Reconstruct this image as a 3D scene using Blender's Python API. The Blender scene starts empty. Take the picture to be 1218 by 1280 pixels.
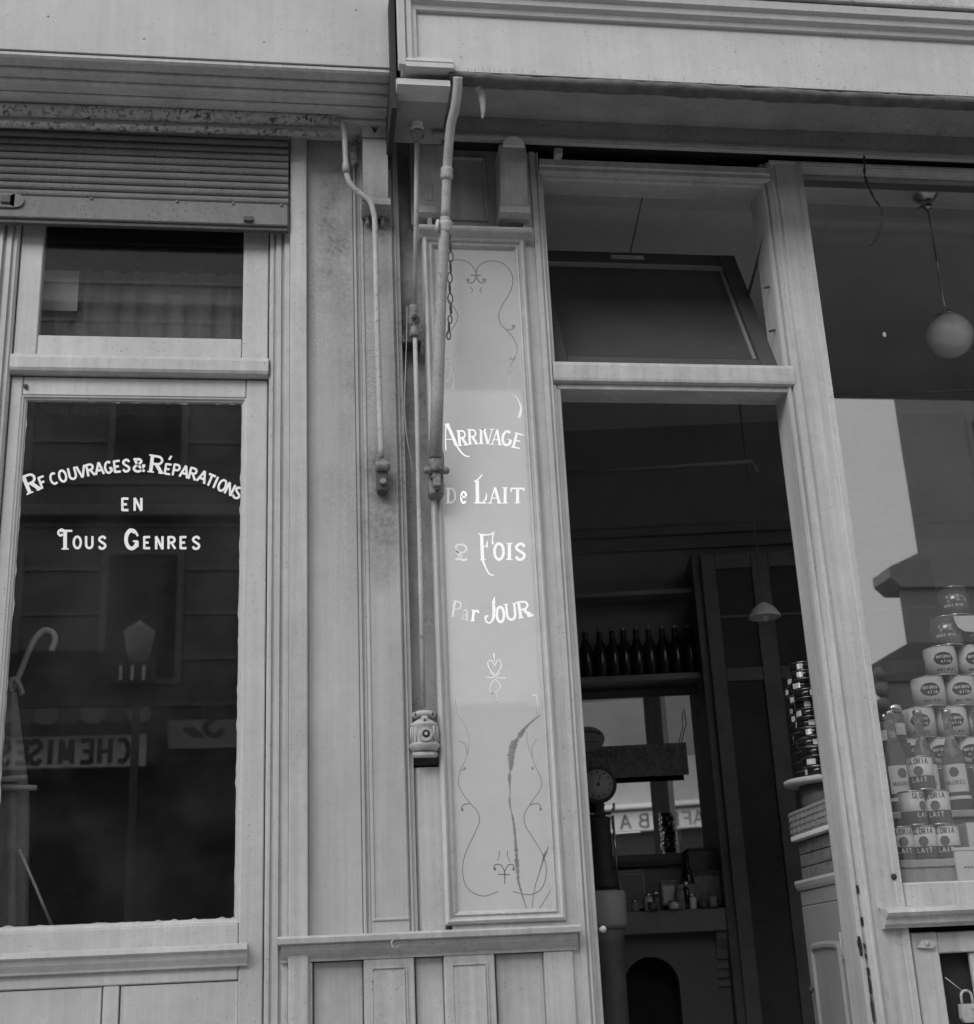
import bpy, bmesh, math, random
from mathutils import Vector, Matrix
from math import radians as RAD, sin, cos, pi, atan2, sqrt
random.seed(7)
scene = bpy.context.scene
COL = scene.collection

# ------------------------------------------------------------------ camera
R0 = Vector((0.98974083, -0.13558097, -0.04506535))      # camera right
R1 = Vector((0.00228897, 0.330426, -0.94382913))         # camera down
R2 = Vector((0.14285603, 0.93404307, 0.32734644))        # camera forward
CAM = Vector((0.0, -3.6, 1.0))
FPX = 1700.0
cd = bpy.data.cameras.new('camera')
cam = bpy.data.objects.new('camera', cd); COL.objects.link(cam)
M = Matrix((R0, -R1, -R2)).transposed().to_4x4(); M.translation = CAM
cam.matrix_world = M
cd.sensor_fit = 'HORIZONTAL'; cd.sensor_width = 36.0; cd.lens = FPX / 1218.0 * 36.0
cd.clip_start = 0.05; cd.clip_end = 600
scene.camera = cam
cd.dof.use_dof = True; cd.dof.focus_distance = 4.0; cd.dof.aperture_fstop = 6.3

# ------------------------------------------------------------------ sky and sun (overcast)
SUN_EL, SUN_ROT = RAD(33), RAD(212)
world = bpy.data.worlds.new('World'); scene.world = world; world.use_nodes = True
wn = world.node_tree.nodes; wl = world.node_tree.links; wn.clear()
sk = wn.new('ShaderNodeTexSky'); sk.sky_type = 'NISHITA'; sk.sun_disc = False
sk.sun_elevation = SUN_EL; sk.sun_rotation = SUN_ROT; sk.air_density = 1.0; sk.dust_density = 6.0; sk.ozone_density = 0.5
bw = wn.new('ShaderNodeRGBToBW'); bg = wn.new('ShaderNodeBackground'); bg.inputs['Strength'].default_value = 0.15
wo = wn.new('ShaderNodeOutputWorld')
wl.new(sk.outputs[0], bw.inputs[0])
ev = wn.new('ShaderNodeMath'); ev.operation = 'POWER'; ev.inputs[1].default_value = 0.35      # cloud evens the dome out
wl.new(bw.outputs[0], ev.inputs[0]); ml = wn.new('ShaderNodeMath'); ml.operation = 'MULTIPLY'; ml.inputs[1].default_value = 4.0
wl.new(ev.outputs[0], ml.inputs[0]); wl.new(ml.outputs[0], bg.inputs['Color']); wl.new(bg.outputs[0], wo.inputs['Surface'])
sd = bpy.data.lights.new('sun', 'SUN'); sd.energy = 1.1; sd.angle = RAD(38); sd.color = (1, 1, 1)
sun = bpy.data.objects.new('sun', sd); COL.objects.link(sun)
sdir = Vector((sin(SUN_ROT) * cos(SUN_EL), cos(SUN_ROT) * cos(SUN_EL), sin(SUN_EL)))   # towards the sun
sun.rotation_euler = (-sdir).to_track_quat('-Z', 'Y').to_euler()
scene.view_settings.view_transform = 'Standard'; scene.view_settings.look = 'None'
scene.view_settings.exposure = 0.66; scene.view_settings.gamma = 1.0
scene.view_settings.use_curve_mapping = False
scene.render.engine = 'CYCLES'
scene.cycles.max_bounces = 10; scene.cycles.diffuse_bounces = 5; scene.cycles.glossy_bounces = 6
scene.cycles.transparent_max_bounces = 16; scene.cycles.caustics_reflective = False

# ------------------------------------------------------------------ survey helpers: sight line -> point on a plane of the place
def ray(px, py): return R0 * ((px - 609) / FPX) + R1 * ((py - 640) / FPX) + R2
def W(px, py, Y=0.0):
    d = ray(px, py); t = (Y - CAM.y) / d.y; p = CAM + d * t
    return p.x, p.z
def P3(px, py, Y): x, z = W(px, py, Y); return Vector((x, Y, z))
TH = 0.1518                                                   # the dairy's rooms stand askew to its front
UN = Vector((sin(TH), cos(TH), 0)); UU = Vector((cos(TH), -sin(TH), 0))
def IB(px, py, n):
    d = ray(px, py); t = (n - CAM.dot(UN)) / d.dot(UN); p = CAM + d * t
    return p.dot(UU), p.z

# ------------------------------------------------------------------ materials (all grey: a black and white photograph)
def mat(name, base=0.4, rough=0.55, var=0.12, scale=6.0, speck=0.0, speck_scale=140.0, streak=0.0, bump=0.15,
        bump_scale=60.0, metal=0.0, spec=0.35, coat=0.0, stains=None, wear=0.0, obj_space=False, speck_col=0.05, ior=None):
    m = bpy.data.materials.new(name); m.use_nodes = True
    nt = m.node_tree; N = nt.nodes; L = nt.links; b = N['Principled BSDF']
    b.inputs['Roughness'].default_value = rough; b.inputs['Metallic'].default_value = metal
    b.inputs['Specular IOR Level'].default_value = spec; b.inputs['Coat Weight'].default_value = coat
    b.inputs['Coat Roughness'].default_value = 0.02
    if ior: b.inputs['IOR'].default_value = ior
    if obj_space: src = N.new('ShaderNodeTexCoord').outputs['Object']
    else: src = N.new('ShaderNodeNewGeometry').outputs['Position']
    def noise(sc, vec=None, det=6.0, ro=0.6):
        n = N.new('ShaderNodeTexNoise'); n.inputs['Scale'].default_value = sc
        n.inputs['Detail'].default_value = det; n.inputs['Roughness'].default_value = ro
        L.new(vec or src, n.inputs['Vector']); return n.outputs['Fac']
    def ramp(v, a, c, lo=0.0, hi=1.0):
        r = N.new('ShaderNodeMapRange'); r.inputs['From Min'].default_value = a; r.inputs['From Max'].default_value = c
        r.inputs['To Min'].default_value = lo; r.inputs['To Max'].default_value = hi; L.new(v, r.inputs['Value']); return r.outputs['Result']
    def mth(op, a, c):
        x = N.new('ShaderNodeMath'); x.operation = op
        for i, v in enumerate((a, c)):
            if isinstance(v, (int, float)): x.inputs[i].default_value = v
            else: L.new(v, x.inputs[i])
        return x.outputs[0]
    val = ramp(noise(scale), 0.25, 0.75, base * (1 - var), base * (1 + var))
    val = mth('MULTIPLY', val, ramp(noise(scale * 9), 0.3, 0.7, 1 - var * 0.45, 1 + var * 0.45))
    if streak:
        mp = N.new('ShaderNodeMapping'); mp.inputs['Scale'].default_value = (55, 55, 1.6); L.new(src, mp.inputs['Vector'])
        val = mth('MULTIPLY', val, ramp(noise(1.0, mp.outputs[0]), 0.3, 0.7, 1 - streak, 1 + streak))
        mp2 = N.new('ShaderNodeMapping'); mp2.inputs['Scale'].default_value = (9, 9, 0.7); L.new(src, mp2.inputs['Vector'])
        val = mth('MULTIPLY', val, ramp(noise(1.0, mp2.outputs[0]), 0.3, 0.7, 1 - streak * 0.7, 1 + streak * 0.7))
    dark = None
    if speck:
        s = ramp(noise(speck_scale, det=3.0), 0.66 - 0.12 * speck, 0.70 - 0.10 * speck)
        s = mth('MULTIPLY', s, ramp(noise(scale * 1.3), 0.35, 0.6))
        dark = mth('MULTIPLY', s, min(1.0, 0.55 + 0.4 * speck))
    for st in (stains or []):                                  # a soot or rust stain: centre x, z, half sizes, strength, grain
        (cx, cz, sx, sz, k, grain) = st
        sp = N.new('ShaderNodeSeparateXYZ'); L.new(src, sp.inputs[0])
        dx = mth('POWER', mth('ABSOLUTE', mth('MULTIPLY', mth('SUBTRACT', sp.outputs[0], cx), 1 / sx), 0.0), 2.0)
        dz = mth('POWER', mth('ABSOLUTE', mth('MULTIPLY', mth('SUBTRACT', sp.outputs[2], cz), 1 / sz), 0.0), 2.0)
        f = ramp(mth('ADD', dx, dz), 1.0, 0.0)
        if grain: f = mth('MULTIPLY', f, ramp(noise(grain, det=4.0), 0.42, 0.62))
        else: f = mth('MULTIPLY', mth('MULTIPLY', f, ramp(noise(9.0), 0.2, 0.6)), ramp(noise(75.0, det=10.0, ro=0.75), 0.3, 0.62, 0.25, 1.0))
        f = mth('MULTIPLY', f, k)
        dark = f if dark is None else mth('MAXIMUM', dark, f)
    if dark is not None:
        keep = mth('SUBTRACT', 1.0, dark)
        val = mth('ADD', mth('MULTIPLY', val, keep), mth('MULTIPLY', dark, speck_col))
    if wear:
        w = ramp(noise(34.0, det=8.0, ro=0.7), 0.60, 0.64)
        w = mth('MULTIPLY', w, wear)
        val = mth('ADD', mth('MULTIPLY', val, mth('SUBTRACT', 1.0, w)), mth('MULTIPLY', w, 0.10))
    L.new(val, b.inputs['Base Color'])
    if bump:
        bp = N.new('ShaderNodeBump'); bp.inputs['Strength'].default_value = bump; bp.inputs['Distance'].default_value = 0.003
        if streak:
            mp3 = N.new('ShaderNodeMapping'); mp3.inputs['Scale'].default_value = (bump_scale * 2, bump_scale * 2, bump_scale * .12)
            L.new(src, mp3.inputs['Vector']); L.new(noise(1.0, mp3.outputs[0]), bp.inputs['Height'])
        else: L.new(noise(bump_scale), bp.inputs['Height'])
        L.new(bp.outputs[0], b.inputs['Normal'])
    return m

def glass_mat(name, refl=0.05, tint=0.93, dirt_haze=0.03):
    m = bpy.data.materials.new(name); m.use_nodes = True
    nt = m.node_tree; N = nt.nodes; L = nt.links; N.clear()
    out = N.new('ShaderNodeOutputMaterial'); tr = N.new('ShaderNodeBsdfTransparent'); gl = N.new('ShaderNodeBsdfGlossy')
    tr.inputs['Color'].default_value = (tint, tint, tint, 1); gl.inputs['Roughness'].default_value = 0.0
    lw = N.new('ShaderNodeLayerWeight'); lw.inputs['Blend'].default_value = 0.5
    pw = N.new('ShaderNodeMath'); pw.operation = 'POWER'; pw.inputs[1].default_value = 5.0
    mr = N.new('ShaderNodeMapRange'); mr.inputs['To Min'].default_value = refl; mr.inputs['To Max'].default_value = 1.0
    L.new(lw.outputs['Facing'], pw.inputs[0]); L.new(pw.outputs[0], mr.inputs['Value'])
    mx = N.new('ShaderNodeMixShader'); L.new(mr.outputs[0], mx.inputs[0]); L.new(tr.outputs[0], mx.inputs[1]); L.new(gl.outputs[0], mx.inputs[2])
    df = N.new('ShaderNodeBsdfDiffuse'); df.inputs['Color'].default_value = (.3, .3, .3, 1)
    ns = N.new('ShaderNodeTexNoise'); ns.inputs['Scale'].default_value = 5.0; ns.inputs['Detail'].default_value = 8
    ge = N.new('ShaderNodeNewGeometry'); L.new(ge.outputs['Position'], ns.inputs['Vector'])
    r2 = N.new('ShaderNodeMapRange'); r2.inputs['From Min'].default_value = .4; r2.inputs['From Max'].default_value = .75
    r2.inputs['To Min'].default_value = dirt_haze * .3; r2.inputs['To Max'].default_value = dirt_haze * 2; L.new(ns.outputs['Fac'], r2.inputs['Value'])
    m2 = N.new('ShaderNodeMixShader'); L.new(r2.outputs[0], m2.inputs[0]); L.new(mx.outputs[0], m2.inputs[1]); L.new(df.outputs[0], m2.inputs[2])
    bp = N.new('ShaderNodeBump'); bp.inputs['Strength'].default_value = 0.02; bp.inputs['Distance'].default_value = 0.002
    n2 = N.new('ShaderNodeTexNoise'); n2.inputs['Scale'].default_value = 3.0; n2.inputs['Detail'].default_value = 1; L.new(ge.outputs['Position'], n2.inputs['Vector'])
    L.new(n2.outputs['Fac'], bp.inputs['Height']); L.new(bp.outputs[0], gl.inputs['Normal'])
    L.new(m2.outputs[0], out.inputs['Surface']); return m

MAT = {}
MAT['paint_left'] = mat('grey_paint_repair_shop', .43, .5, .15, 4, speck=.18, streak=.11, bump=.28)
MAT['paint_right'] = mat('grey_paint_dairy', .45, .5, .15, 4, speck=.15, streak=.12, bump=.28)
MAT['paint_door'] = mat('pale_grey_door_paint', .46, .45, .11, 4, speck=.12, streak=.07, bump=.22)
MAT['fascia'] = mat('pale_fascia_paint', .47, .55, .09, 3, speck=.12, streak=.05)
MAT['fascia_left'] = mat('greyer_fascia_paint', .405, .55, .10, 3, speck=.12, streak=.05)
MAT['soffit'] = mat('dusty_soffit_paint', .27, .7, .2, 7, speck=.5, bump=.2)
MAT['shutter'] = mat('weathered_shutter_metal', .17, .6, .16, 8, speck=.6, streak=.05)
MAT['rust_bar'] = mat('rusty_painted_iron', .36, .6, .2, 14, speck=1.3, speck_scale=75, bump=.4, speck_col=.05)
MAT['iron_paint'] = mat('grey_painted_iron', .31, .5, .2, 12, speck=.35, wear=.6, bump=.25, bump_scale=120)
MAT['iron_worn'] = mat('grimy_worn_iron', .20, .6, .35, 30, speck=1.0, speck_scale=90, bump=.5, bump_scale=120)
MAT['iron_pale'] = mat('pale_painted_iron', .41, .5, .16, 14, speck=.3, wear=.5, bump=.25, bump_scale=150)
MAT['iron_dark'] = mat('dark_rusty_iron', .07, .6, .3, 25, bump=.4)
MAT['dark_gap'] = mat('dark_gap_shade_and_wood', .03, .8, .3, 12)  # near-black: stands in for shade in gaps and holes, also bare wood
MAT['cloth_dark'] = mat('sooty_awning_canvas', .12, .95, .4, 22, bump=.8, bump_scale=90)
MAT['plaster'] = mat('stained_plaster', .42, .85, .25, 5, speck=.7, bump=.4)
MAT['white_paint'] = mat('white_sign_paint', .85, .5, .05, 30, bump=0)
MAT['sign_back'] = mat('painted_glass_sign', .52, .03, .05, 4, bump=0, spec=.5, ior=1.5)
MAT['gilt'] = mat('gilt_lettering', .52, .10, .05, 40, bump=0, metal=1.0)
MAT['gilt_worn'] = mat('worn_gilt_lettering', .72, .14, .2, 60, bump=0, metal=.8)
MAT['gilt_faint'] = mat('faded_gilt_lettering', .66, .10, .12, 60, bump=0, metal=.2, spec=.6)
MAT['gilt_scroll'] = mat('gilt_scroll_unlit', .55, .18, .15, 60, bump=0, metal=.72)  # scrolls outside the reflected sky; the difference is put into the colour
MAT['crack'] = mat('exposed_dark_backing', .22, .6, .3, 30, bump=0)
MAT['glass'] = glass_mat('window_glass', .145, .98, .012)
MAT['glass_door'] = glass_mat('door_glass', .075, .9, .022)  # grey film on the door glass also stands in for haze lifting blacks
MAT['mirror'] = mat('mirror_silvering', .88, .01, .02, 4, bump=0, metal=1.0)
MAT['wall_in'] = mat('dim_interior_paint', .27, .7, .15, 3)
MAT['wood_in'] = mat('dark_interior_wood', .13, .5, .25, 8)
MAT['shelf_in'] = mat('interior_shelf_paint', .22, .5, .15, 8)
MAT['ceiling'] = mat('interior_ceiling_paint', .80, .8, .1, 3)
MAT['ceiling_far'] = mat('darker_ceiling_paint', .66, .8, .1, 3)  # far ceiling a step darker than the strip behind the window
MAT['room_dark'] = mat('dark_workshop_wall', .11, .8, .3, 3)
MAT['cupboard_pane'] = mat('dusty_cupboard_glass', .07, .6, .2, 6, bump=0, spec=.1)
MAT['bottle_dark'] = mat('dark_bottle_glass', .015, .12, .1, 8, bump=0, spec=.5)
MAT['cap'] = mat('bottle_cap', .3, .3, .1, 20, bump=0, metal=.6)
MAT['tin_pale'] = mat('pale_tin_label', .8, .35, .05, 20, bump=0, spec=.5, obj_space=True)
MAT['tin_dark'] = mat('dark_tin_label', .20, .16, .15, 20, bump=0, spec=.8, metal=.35, obj_space=True)
MAT['tin_mid'] = mat('mid_tin_label', .13, .3, .15, 20, bump=0, spec=.5, obj_space=True)
MAT['tin_rim_dull'] = mat('dull_tin_rim', .22, .3, .2, 20, bump=0, metal=.8)
MAT['tin_metal'] = mat('bright_tin', .62, .22, .1, 20, bump=0, metal=1.0)
MAT['tin_label'] = mat('tin_label_and_glint', .75, .15, .1, 30, bump=0, metal=.3)
MAT['ink'] = mat('dark_label_ink', .055, .4, .1, 20, bump=0)
MAT['ink_mid'] = mat('grey_label_ink', .18, .4, .1, 20, bump=0)
MAT['paper'] = mat('white_label_paper', .8, .6, .06, 14, bump=.05)
MAT['card'] = mat('printed_cardboard', .30, .8, .35, 45, bump=.2)
MAT['crate'] = mat('dark_rough_crate', .17, .85, .5, 50, bump=.5)
MAT['cabinet'] = mat('cabinet_paint', .29, .5, .08, 6, streak=.05)
MAT['cabinet_top'] = mat('pale_cabinet_top', .45, .5, .1, 8)
MAT['cabinet_dark'] = mat('cabinet_side_paint', .25, .5, .1, 6)
MAT['opal'] = mat('opal_glass', .95, .2, .03, 6, bump=0, spec=.5)
_b = MAT['opal'].node_tree.nodes['Principled BSDF']; _b.inputs['Subsurface Weight'].default_value = .9; _b.inputs['Subsurface Radius'].default_value = (.08, .08, .08)
MAT['brass'] = mat('dull_brass', .62, .22, .2, 20, bump=0, metal=1.0)
MAT['pavement'] = mat('grey_pavement', .36, .8, .15, 3, bump=.4)
MAT['road'] = mat('asphalt_road', .07, .85, .2, 3, bump=.6)
MAT['kerb'] = mat('kerb_stone', .3, .8, .15, 5)
MAT['canopy'] = mat('added_canopy_dark', .03, .9, .2, 3)
MAT['opp_wall'] = mat('street_wall_render', .2, .85, .15, .6)
MAT['opp_pale'] = mat('pale_street_wall', .42, .85, .15, .6)
MAT['opp_dark'] = mat('dark_shop_wood', .04, .6, .3, 1.5)
MAT['dim_stripe'] = mat('dim_awning_stripe', .24, .9, .1, 4)
MAT['opp_sign'] = mat('pale_sign_board', .85, .6, .08, 2)
MAT['opp_trim'] = mat('stone_trim', .26, .85, .15, .8)
MAT['opp_stripe'] = mat('dark_awning_stripe', .10, .9, .1, 4)
MAT['wood_pale'] = mat('varnished_cane', .34, .4, .2, 20)
MAT['cloth_mid'] = mat('grey_umbrella_cloth', .22, .9, .3, 20, bump=.6)
def clear_bottle():
    m = mat('pale_bottle_glass', .55, .04, .1, 8, bump=0, spec=.6)
    b = m.node_tree.nodes['Principled BSDF']; b.inputs['Transmission Weight'].default_value = .8; b.inputs['IOR'].default_value = 1.22
    return m
MAT['bottle_clear'] = clear_bottle()

# ------------------------------------------------------------------ mesh helpers
class MB:
    def __init__(s): s.bm = bmesh.new()
    def box(s, x0, x1, y0, y1, z0, z1, bev=0.0015):
        t = bmesh.new(); bmesh.ops.create_cube(t, size=1.0)
        for v in t.verts: v.co = Vector(((x0 + x1) / 2 + v.co.x * (x1 - x0), (y0 + y1) / 2 + v.co.y * (y1 - y0), (z0 + z1) / 2 + v.co.z * (z1 - z0)))
        if bev: bmesh.ops.bevel(t, geom=t.edges[:], offset=min(bev, .3 * min(abs(x1 - x0), abs(y1 - y0), abs(z1 - z0))), segments=1, affect='EDGES')
        s.merge(t); return s
    def merge(s, t):
        me = bpy.data.meshes.new('tmp'); t.to_mesh(me); t.free(); s.bm.from_mesh(me); bpy.data.meshes.remove(me)
    def poly(s, pts): 
        vs = [s.bm.verts.new(p) for p in pts]
        try: s.bm.faces.new(vs)
        except ValueError: pass
    def prism(s, pts, axis, a, b):                     # closed outline in the two other axes, extruded along axis
        def mk(p, t):
            if axis == 'x': return (t, p[0], p[1])
            if axis == 'z': return (p[0], p[1], t)
            return (p[0], t, p[1])
        A = [s.bm.verts.new(mk(p, a)) for p in pts]; B = [s.bm.verts.new(mk(p, b)) for p in pts]
        n = len(pts)
        for i in range(n): s.bm.faces.new((A[i], A[(i + 1) % n], B[(i + 1) % n], B[i]))
        s.bm.faces.new(A); s.bm.faces.new(B[::-1]); return s
    def tube(s, pts, r, seg=12, cap=True):
        pts = [Vector(p) for p in pts]; n = len(pts); rs = r if isinstance(r, (list, tuple)) else [r] * n
        rings = []; up = None
        for i, p in enumerate(pts):
            d = (pts[min(i + 1, n - 1)] - pts[max(i - 1, 0)]).normalized()
            if up is None: up = d.orthogonal().normalized()
            up = (up - d * up.dot(d)).normalized(); sd_ = d.cross(up)
            rings.append([s.bm.verts.new(p + (up * cos(2 * pi * k / seg) + sd_ * sin(2 * pi * k / seg)) * rs[i]) for k in range(seg)])
        for a, b in zip(rings, rings[1:]):
            for k in range(seg):
                f = s.bm.faces.new((a[k], a[(k + 1) % seg], b[(k + 1) % seg], b[k])); f.smooth = True
        if cap: s.bm.faces.new(rings[0][::-1]); s.bm.faces.new(rings[-1])
        return s
    def lathe(s, prof, c=(0, 0, 0), seg=24, axis='z'):  # prof: (radius, height)
        c = Vector(c); rings = []
        for r, h in prof:
            ring = []
            for k in range(seg):
                a = 2 * pi * k / seg
                if axis == 'z': v = Vector((r * cos(a), r * sin(a), h))
                elif axis == 'y': v = Vector((r * cos(a), h, r * sin(a)))
                else: v = Vector((h, r * cos(a), r * sin(a)))
                ring.append(s.bm.verts.new(c + v))
            rings.append(ring)
        for a, b in zip(rings, rings[1:]):
            for k in range(seg):
                f = s.bm.faces.new((a[k], a[(k + 1) % seg], b[(k + 1) % seg], b[k])); f.smooth = True
        if prof[0][0] > 1e-6: s.bm.faces.new(rings[0][::-1])
        if prof[-1][0] > 1e-6: s.bm.faces.new(rings[-1])
        return s
    def frame(s, x0, x1, z0, z1, prof):                 # mitred frame; prof: (inset towards the opening, y), closed loop
        n = len(prof); C = []
        for d, y in prof:
            C.append([s.bm.verts.new(p) for p in ((x0 + d, y, z0 + d), (x1 - d, y, z0 + d), (x1 - d, y, z1 - d), (x0 + d, y, z1 - d))])
        for i in range(n):
            a, b = C[i], C[(i + 1) % n]
            for k in range(4): s.bm.faces.new((a[k], a[(k + 1) % 4], b[(k + 1) % 4], b[k]))
        return s

CUR = {}
def thing(name, label, cat, base, rot=0.0, group=None):
    """base is given in a frame turned by rot about the world's origin; so are the parts' vertices"""
    o = bpy.data.objects.new(name, None); COL.objects.link(o); o.empty_display_size = .1
    b = Vector(base); o.location = Matrix.Rotation(rot, 3, 'Z') @ b; o.rotation_euler = (0, 0, rot)
    o['label'] = label; o['category'] = cat
    if group: o['group'] = group
    CUR[o.name] = b
    return o
def obj(name, mb, m, parent=None, label=None, smooth_deg=None, base=None):
    bm = mb.bm if hasattr(mb, "bm") else mb
    bmesh.ops.recalc_face_normals(bm, faces=bm.faces[:])
    root = parent
    while root is not None and root.parent is not None: root = root.parent
    off = base if base is not None else (CUR.get(root.name) if root else None)
    if off is not None: bmesh.ops.translate(bm, verts=bm.verts[:], vec=-Vector(off))
    me = bpy.data.meshes.new(name); bm.to_mesh(me); bm.free()
    me.materials.append(MAT[m] if isinstance(m, str) else m)
    o = bpy.data.objects.new(name, me); COL.objects.link(o)
    if parent is not None: o.parent = parent
    if label: o['label'] = label
    return o
def tag(o, label, cat, group=None):
    o['label'] = label; o['category'] = cat
    if group: o['group'] = group
    return o
def single(name, mb, m, label, cat, base, rot=0.0, group=None):
    """a thing that is one mesh"""
    o = obj(name, mb, m, None, base=base); o.location = Matrix.Rotation(rot, 3, 'Z') @ Vector(base); o.rotation_euler = (0, 0, rot)
    return tag(o, label, cat, group)
def struct(name, mb, m, parent=None):
    o = obj(name, mb, m, parent)
    if parent is None: o['kind'] = 'structure'
    return o
def kids(o): return [c for c in bpy.data.objects if c.parent == o]
def dup(root, loc, rotz, label, group=None, children=None):
    r = root.copy(); COL.objects.link(r); r.location = loc; r.rotation_euler = (0, 0, rotz); r['label'] = label
    if group: r['group'] = group
    for ch, subs in children:
        c = ch.copy(); COL.objects.link(c); c.parent = r
        for g in subs:
            d = g.copy(); COL.objects.link(d); d.parent = c
    return r
def tree(o): return [(c, list(c.children)) for c in o.children]
def box(*a, **k): return MB().box(*a, **k)

def crom(pts, n=6):
    pts = [tuple(p) for p in pts]
    if len(pts) < 3: return pts
    out = []; q = [pts[0]] + pts + [pts[-1]]
    for i in range(1, len(q) - 2):
        p0, p1, p2, p3 = q[i - 1:i + 3]
        for k in range(n):
            t = k / n
            out.append(tuple(.5 * (2 * b + (c - a) * t + (2 * a - 5 * b + 4 * c - d) * t * t + (3 * b - a - 3 * c + d) * t ** 3) for a, b, c, d in zip(p0, p1, p2, p3)))
    out.append(pts[-1]); return out

# ------------------------------------------------------------------ lettering: every glyph is a set of strokes (points, weight)
def arc(cx, cy, rx, ry, a0, a1, n=14): return [(cx + rx * cos(RAD(a0 + (a1 - a0) * i / n)), cy + ry * sin(RAD(a0 + (a1 - a0) * i / n))) for i in range(n + 1)]
T, t_ = 1.0, 0.45
def G(c):
    a = .12; e = .88
    g = {
     'A': [([(0.05, 0), (.5, 1)], t_), ([(.5, 1), (.95, 0)], T), ([(.22, .34), (.76, .34)], t_)],
     'B': [([(a, 0), (a, 1)], T), ([(a, .95)] + arc(.5, .74, .3, .21, 90, -90) + [(a, .53)], t_ * 1.3), ([(a, .53)] + arc(.52, .29, .36, .24, 90, -90) + [(a, .05)], T * .8)],
     'C': [(arc(.52, .5, .4, .45, 50, 310, 20), T)],
     'D': [([(a, 0), (a, 1)], T), ([(a, .95)] + arc(.42, .5, .46, .45, 90, -90, 18) + [(a, .05)], t_ * 1.4)],
     'E': [([(a, 0), (a, 1)], T), ([(a, .94), (e, .94)], t_ * 1.3), ([(a, .5), (.7, .5)], t_ * 1.3), ([(a, .06), (e, .06)], t_ * 1.3)],
     'F': [([(a, 0), (a, 1)], T), ([(a, .94), (e, .94)], t_ * 1.3), ([(a, .5), (.7, .5)], t_ * 1.3)],
     'G': [(arc(.52, .5, .4, .45, 50, 350, 22), T), ([(.6, .42), (.95, .42)], t_), ([(.88, .42), (.88, .12)], T)],
     'H': [([(a, 0), (a, 1)], T), ([(e, 0), (e, 1)], T), ([(a, .5), (e, .5)], t_ * 1.3)],
     'I': [([(.5, 0), (.5, 1)], T)],
     'J': [([(.75, 1)] + [(.75, .3)] + arc(.42, .28, .33, .24, 0, -190, 12), T)],
     'K': [([(a, 0), (a, 1)], T), ([(e, 1), (a, .42)], t_), ([(.35, .6), (.92, 0)], T)],
     'L': [([(a, 0), (a, 1)], T), ([(a, .06), (e, .06)], t_ * 1.3)],
     'M': [([(.08, 0), (.12, 1)], t_), ([(.12, 1), (.5, .15)], T), ([(.5, .15), (.88, 1)], t_), ([(.88, 1), (.92, 0)], T)],
     'N': [([(a, 0), (a, 1)], T * .85), ([(a, 1), (e, 0)], T), ([(e, 0), (e, 1)], T * .85)],
     'O': [(arc(.5, .5, .4, .46, 0, 360, 26), T)],
     'P': [([(a, 0), (a, 1)], T), ([(a, .94)] + arc(.5, .71, .36, .23, 90, -90) + [(a, .48)], t_ * 1.5)],
     'R': [([(a, 0), (a, 1)], T), ([(a, .94)] + arc(.5, .72, .34, .22, 90, -90) + [(a, .5)], t_ * 1.5), ([(.45, .5), (.92, 0)], T)],
     'S': [(crom([(.86, .78), (.7, .93), (.45, .95), (.2, .83), (.2, .66), (.5, .51), (.8, .36), (.82, .18), (.6, .05), (.32, .05), (.12, .22)], 4), T)],
     'T': [([(.5, 0), (.5, 1)], T), ([(.02, .94), (.98, .94)], t_ * 1.3)],
     'U': [([(a, 1), (a, .35)] + arc(.5, .35, .38, .3, 180, 360, 14) + [(e, 1)], T)],
     'V': [([(.04, 1), (.5, 0)], T), ([(.5, 0), (.96, 1)], t_)],
     'W': [([(.02, 1), (.27, 0)], T), ([(.27, 0), (.5, .9)], t_), ([(.5, .9), (.73, 0)], T), ([(.73, 0), (.98, 1)], t_)],
     '&': [(crom([(.95, .02), (.3, .65), (.25, .85), (.45, .97), (.66, .85), (.6, .68), (.2, .4), (.1, .2), (.3, .03), (.6, .06), (.9, .45)], 5), T * .9), ([(.05, .95), (.3, .95)], t_), ([(.75, .48), (1.0, .48)], t_)],
     'e': [([(.15, .55), (.82, .55)] + arc(.5, .5, .36, .46, 8, 320, 18), T * .8)],
     'a': [(crom([(.2, .8), (.45, .95), (.7, .8), (.72, .4), (.75, .08), (.95, .05)], 4), T * .8), (arc(.43, .27, .28, .24, 60, 400, 16), t_ * 1.3)],
     'r': [([(.3, 0), (.3, 1)], T), (crom([(.3, .62), (.5, .92), (.75, .96), (.9, .78)], 4), t_ * 1.6), ([(.05, .98), (.3, .98)], t_)],
     'o': [(arc(.5, .5, .4, .46, 0, 360, 20), T)], 'n': [([(.15, 0), (.15, 1)], T), (crom([(.15, .7), (.5, .97), (.82, .75), (.82, 0)], 5), T * .8)],
     'd': [(arc(.45, .32, .34, .32, 0, 360, 18), T * .8), ([(.82, 0), (.82, 1.4)], T)], 's': [(crom([(.86, .8), (.5, .97), (.2, .75), (.5, .5), (.8, .28), (.5, .04), (.12, .2)], 4), T * .8)],
     'l': [([(.5, 0), (.5, 1.4)], T)], 'i': [([(.5, 0), (.5, .95)], T), ([(.5, 1.2), (.5, 1.4)], T)], 'm': [([(.1, 0), (.1, 1)], T), (crom([(.1, .7), (.3, .97), (.5, .75), (.5, 0)], 4), T * .8), (crom([(.5, .7), (.72, .97), (.9, .75), (.9, 0)], 4), T * .8)],
     "'": [([(.4, 1.1), (.55, 1.4)], T)],
     '2': [(crom([(.12, .72), (.2, .92), (.5, .98), (.84, .86), (.86, .62), (.5, .45), (.15, .62), (.35, .36), (.6, .25)], 4), T * .8), (crom([(.1, .05), (.35, .12), (.65, .04), (.95, .1)], 4), T)],
    }[c]
    return g
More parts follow.
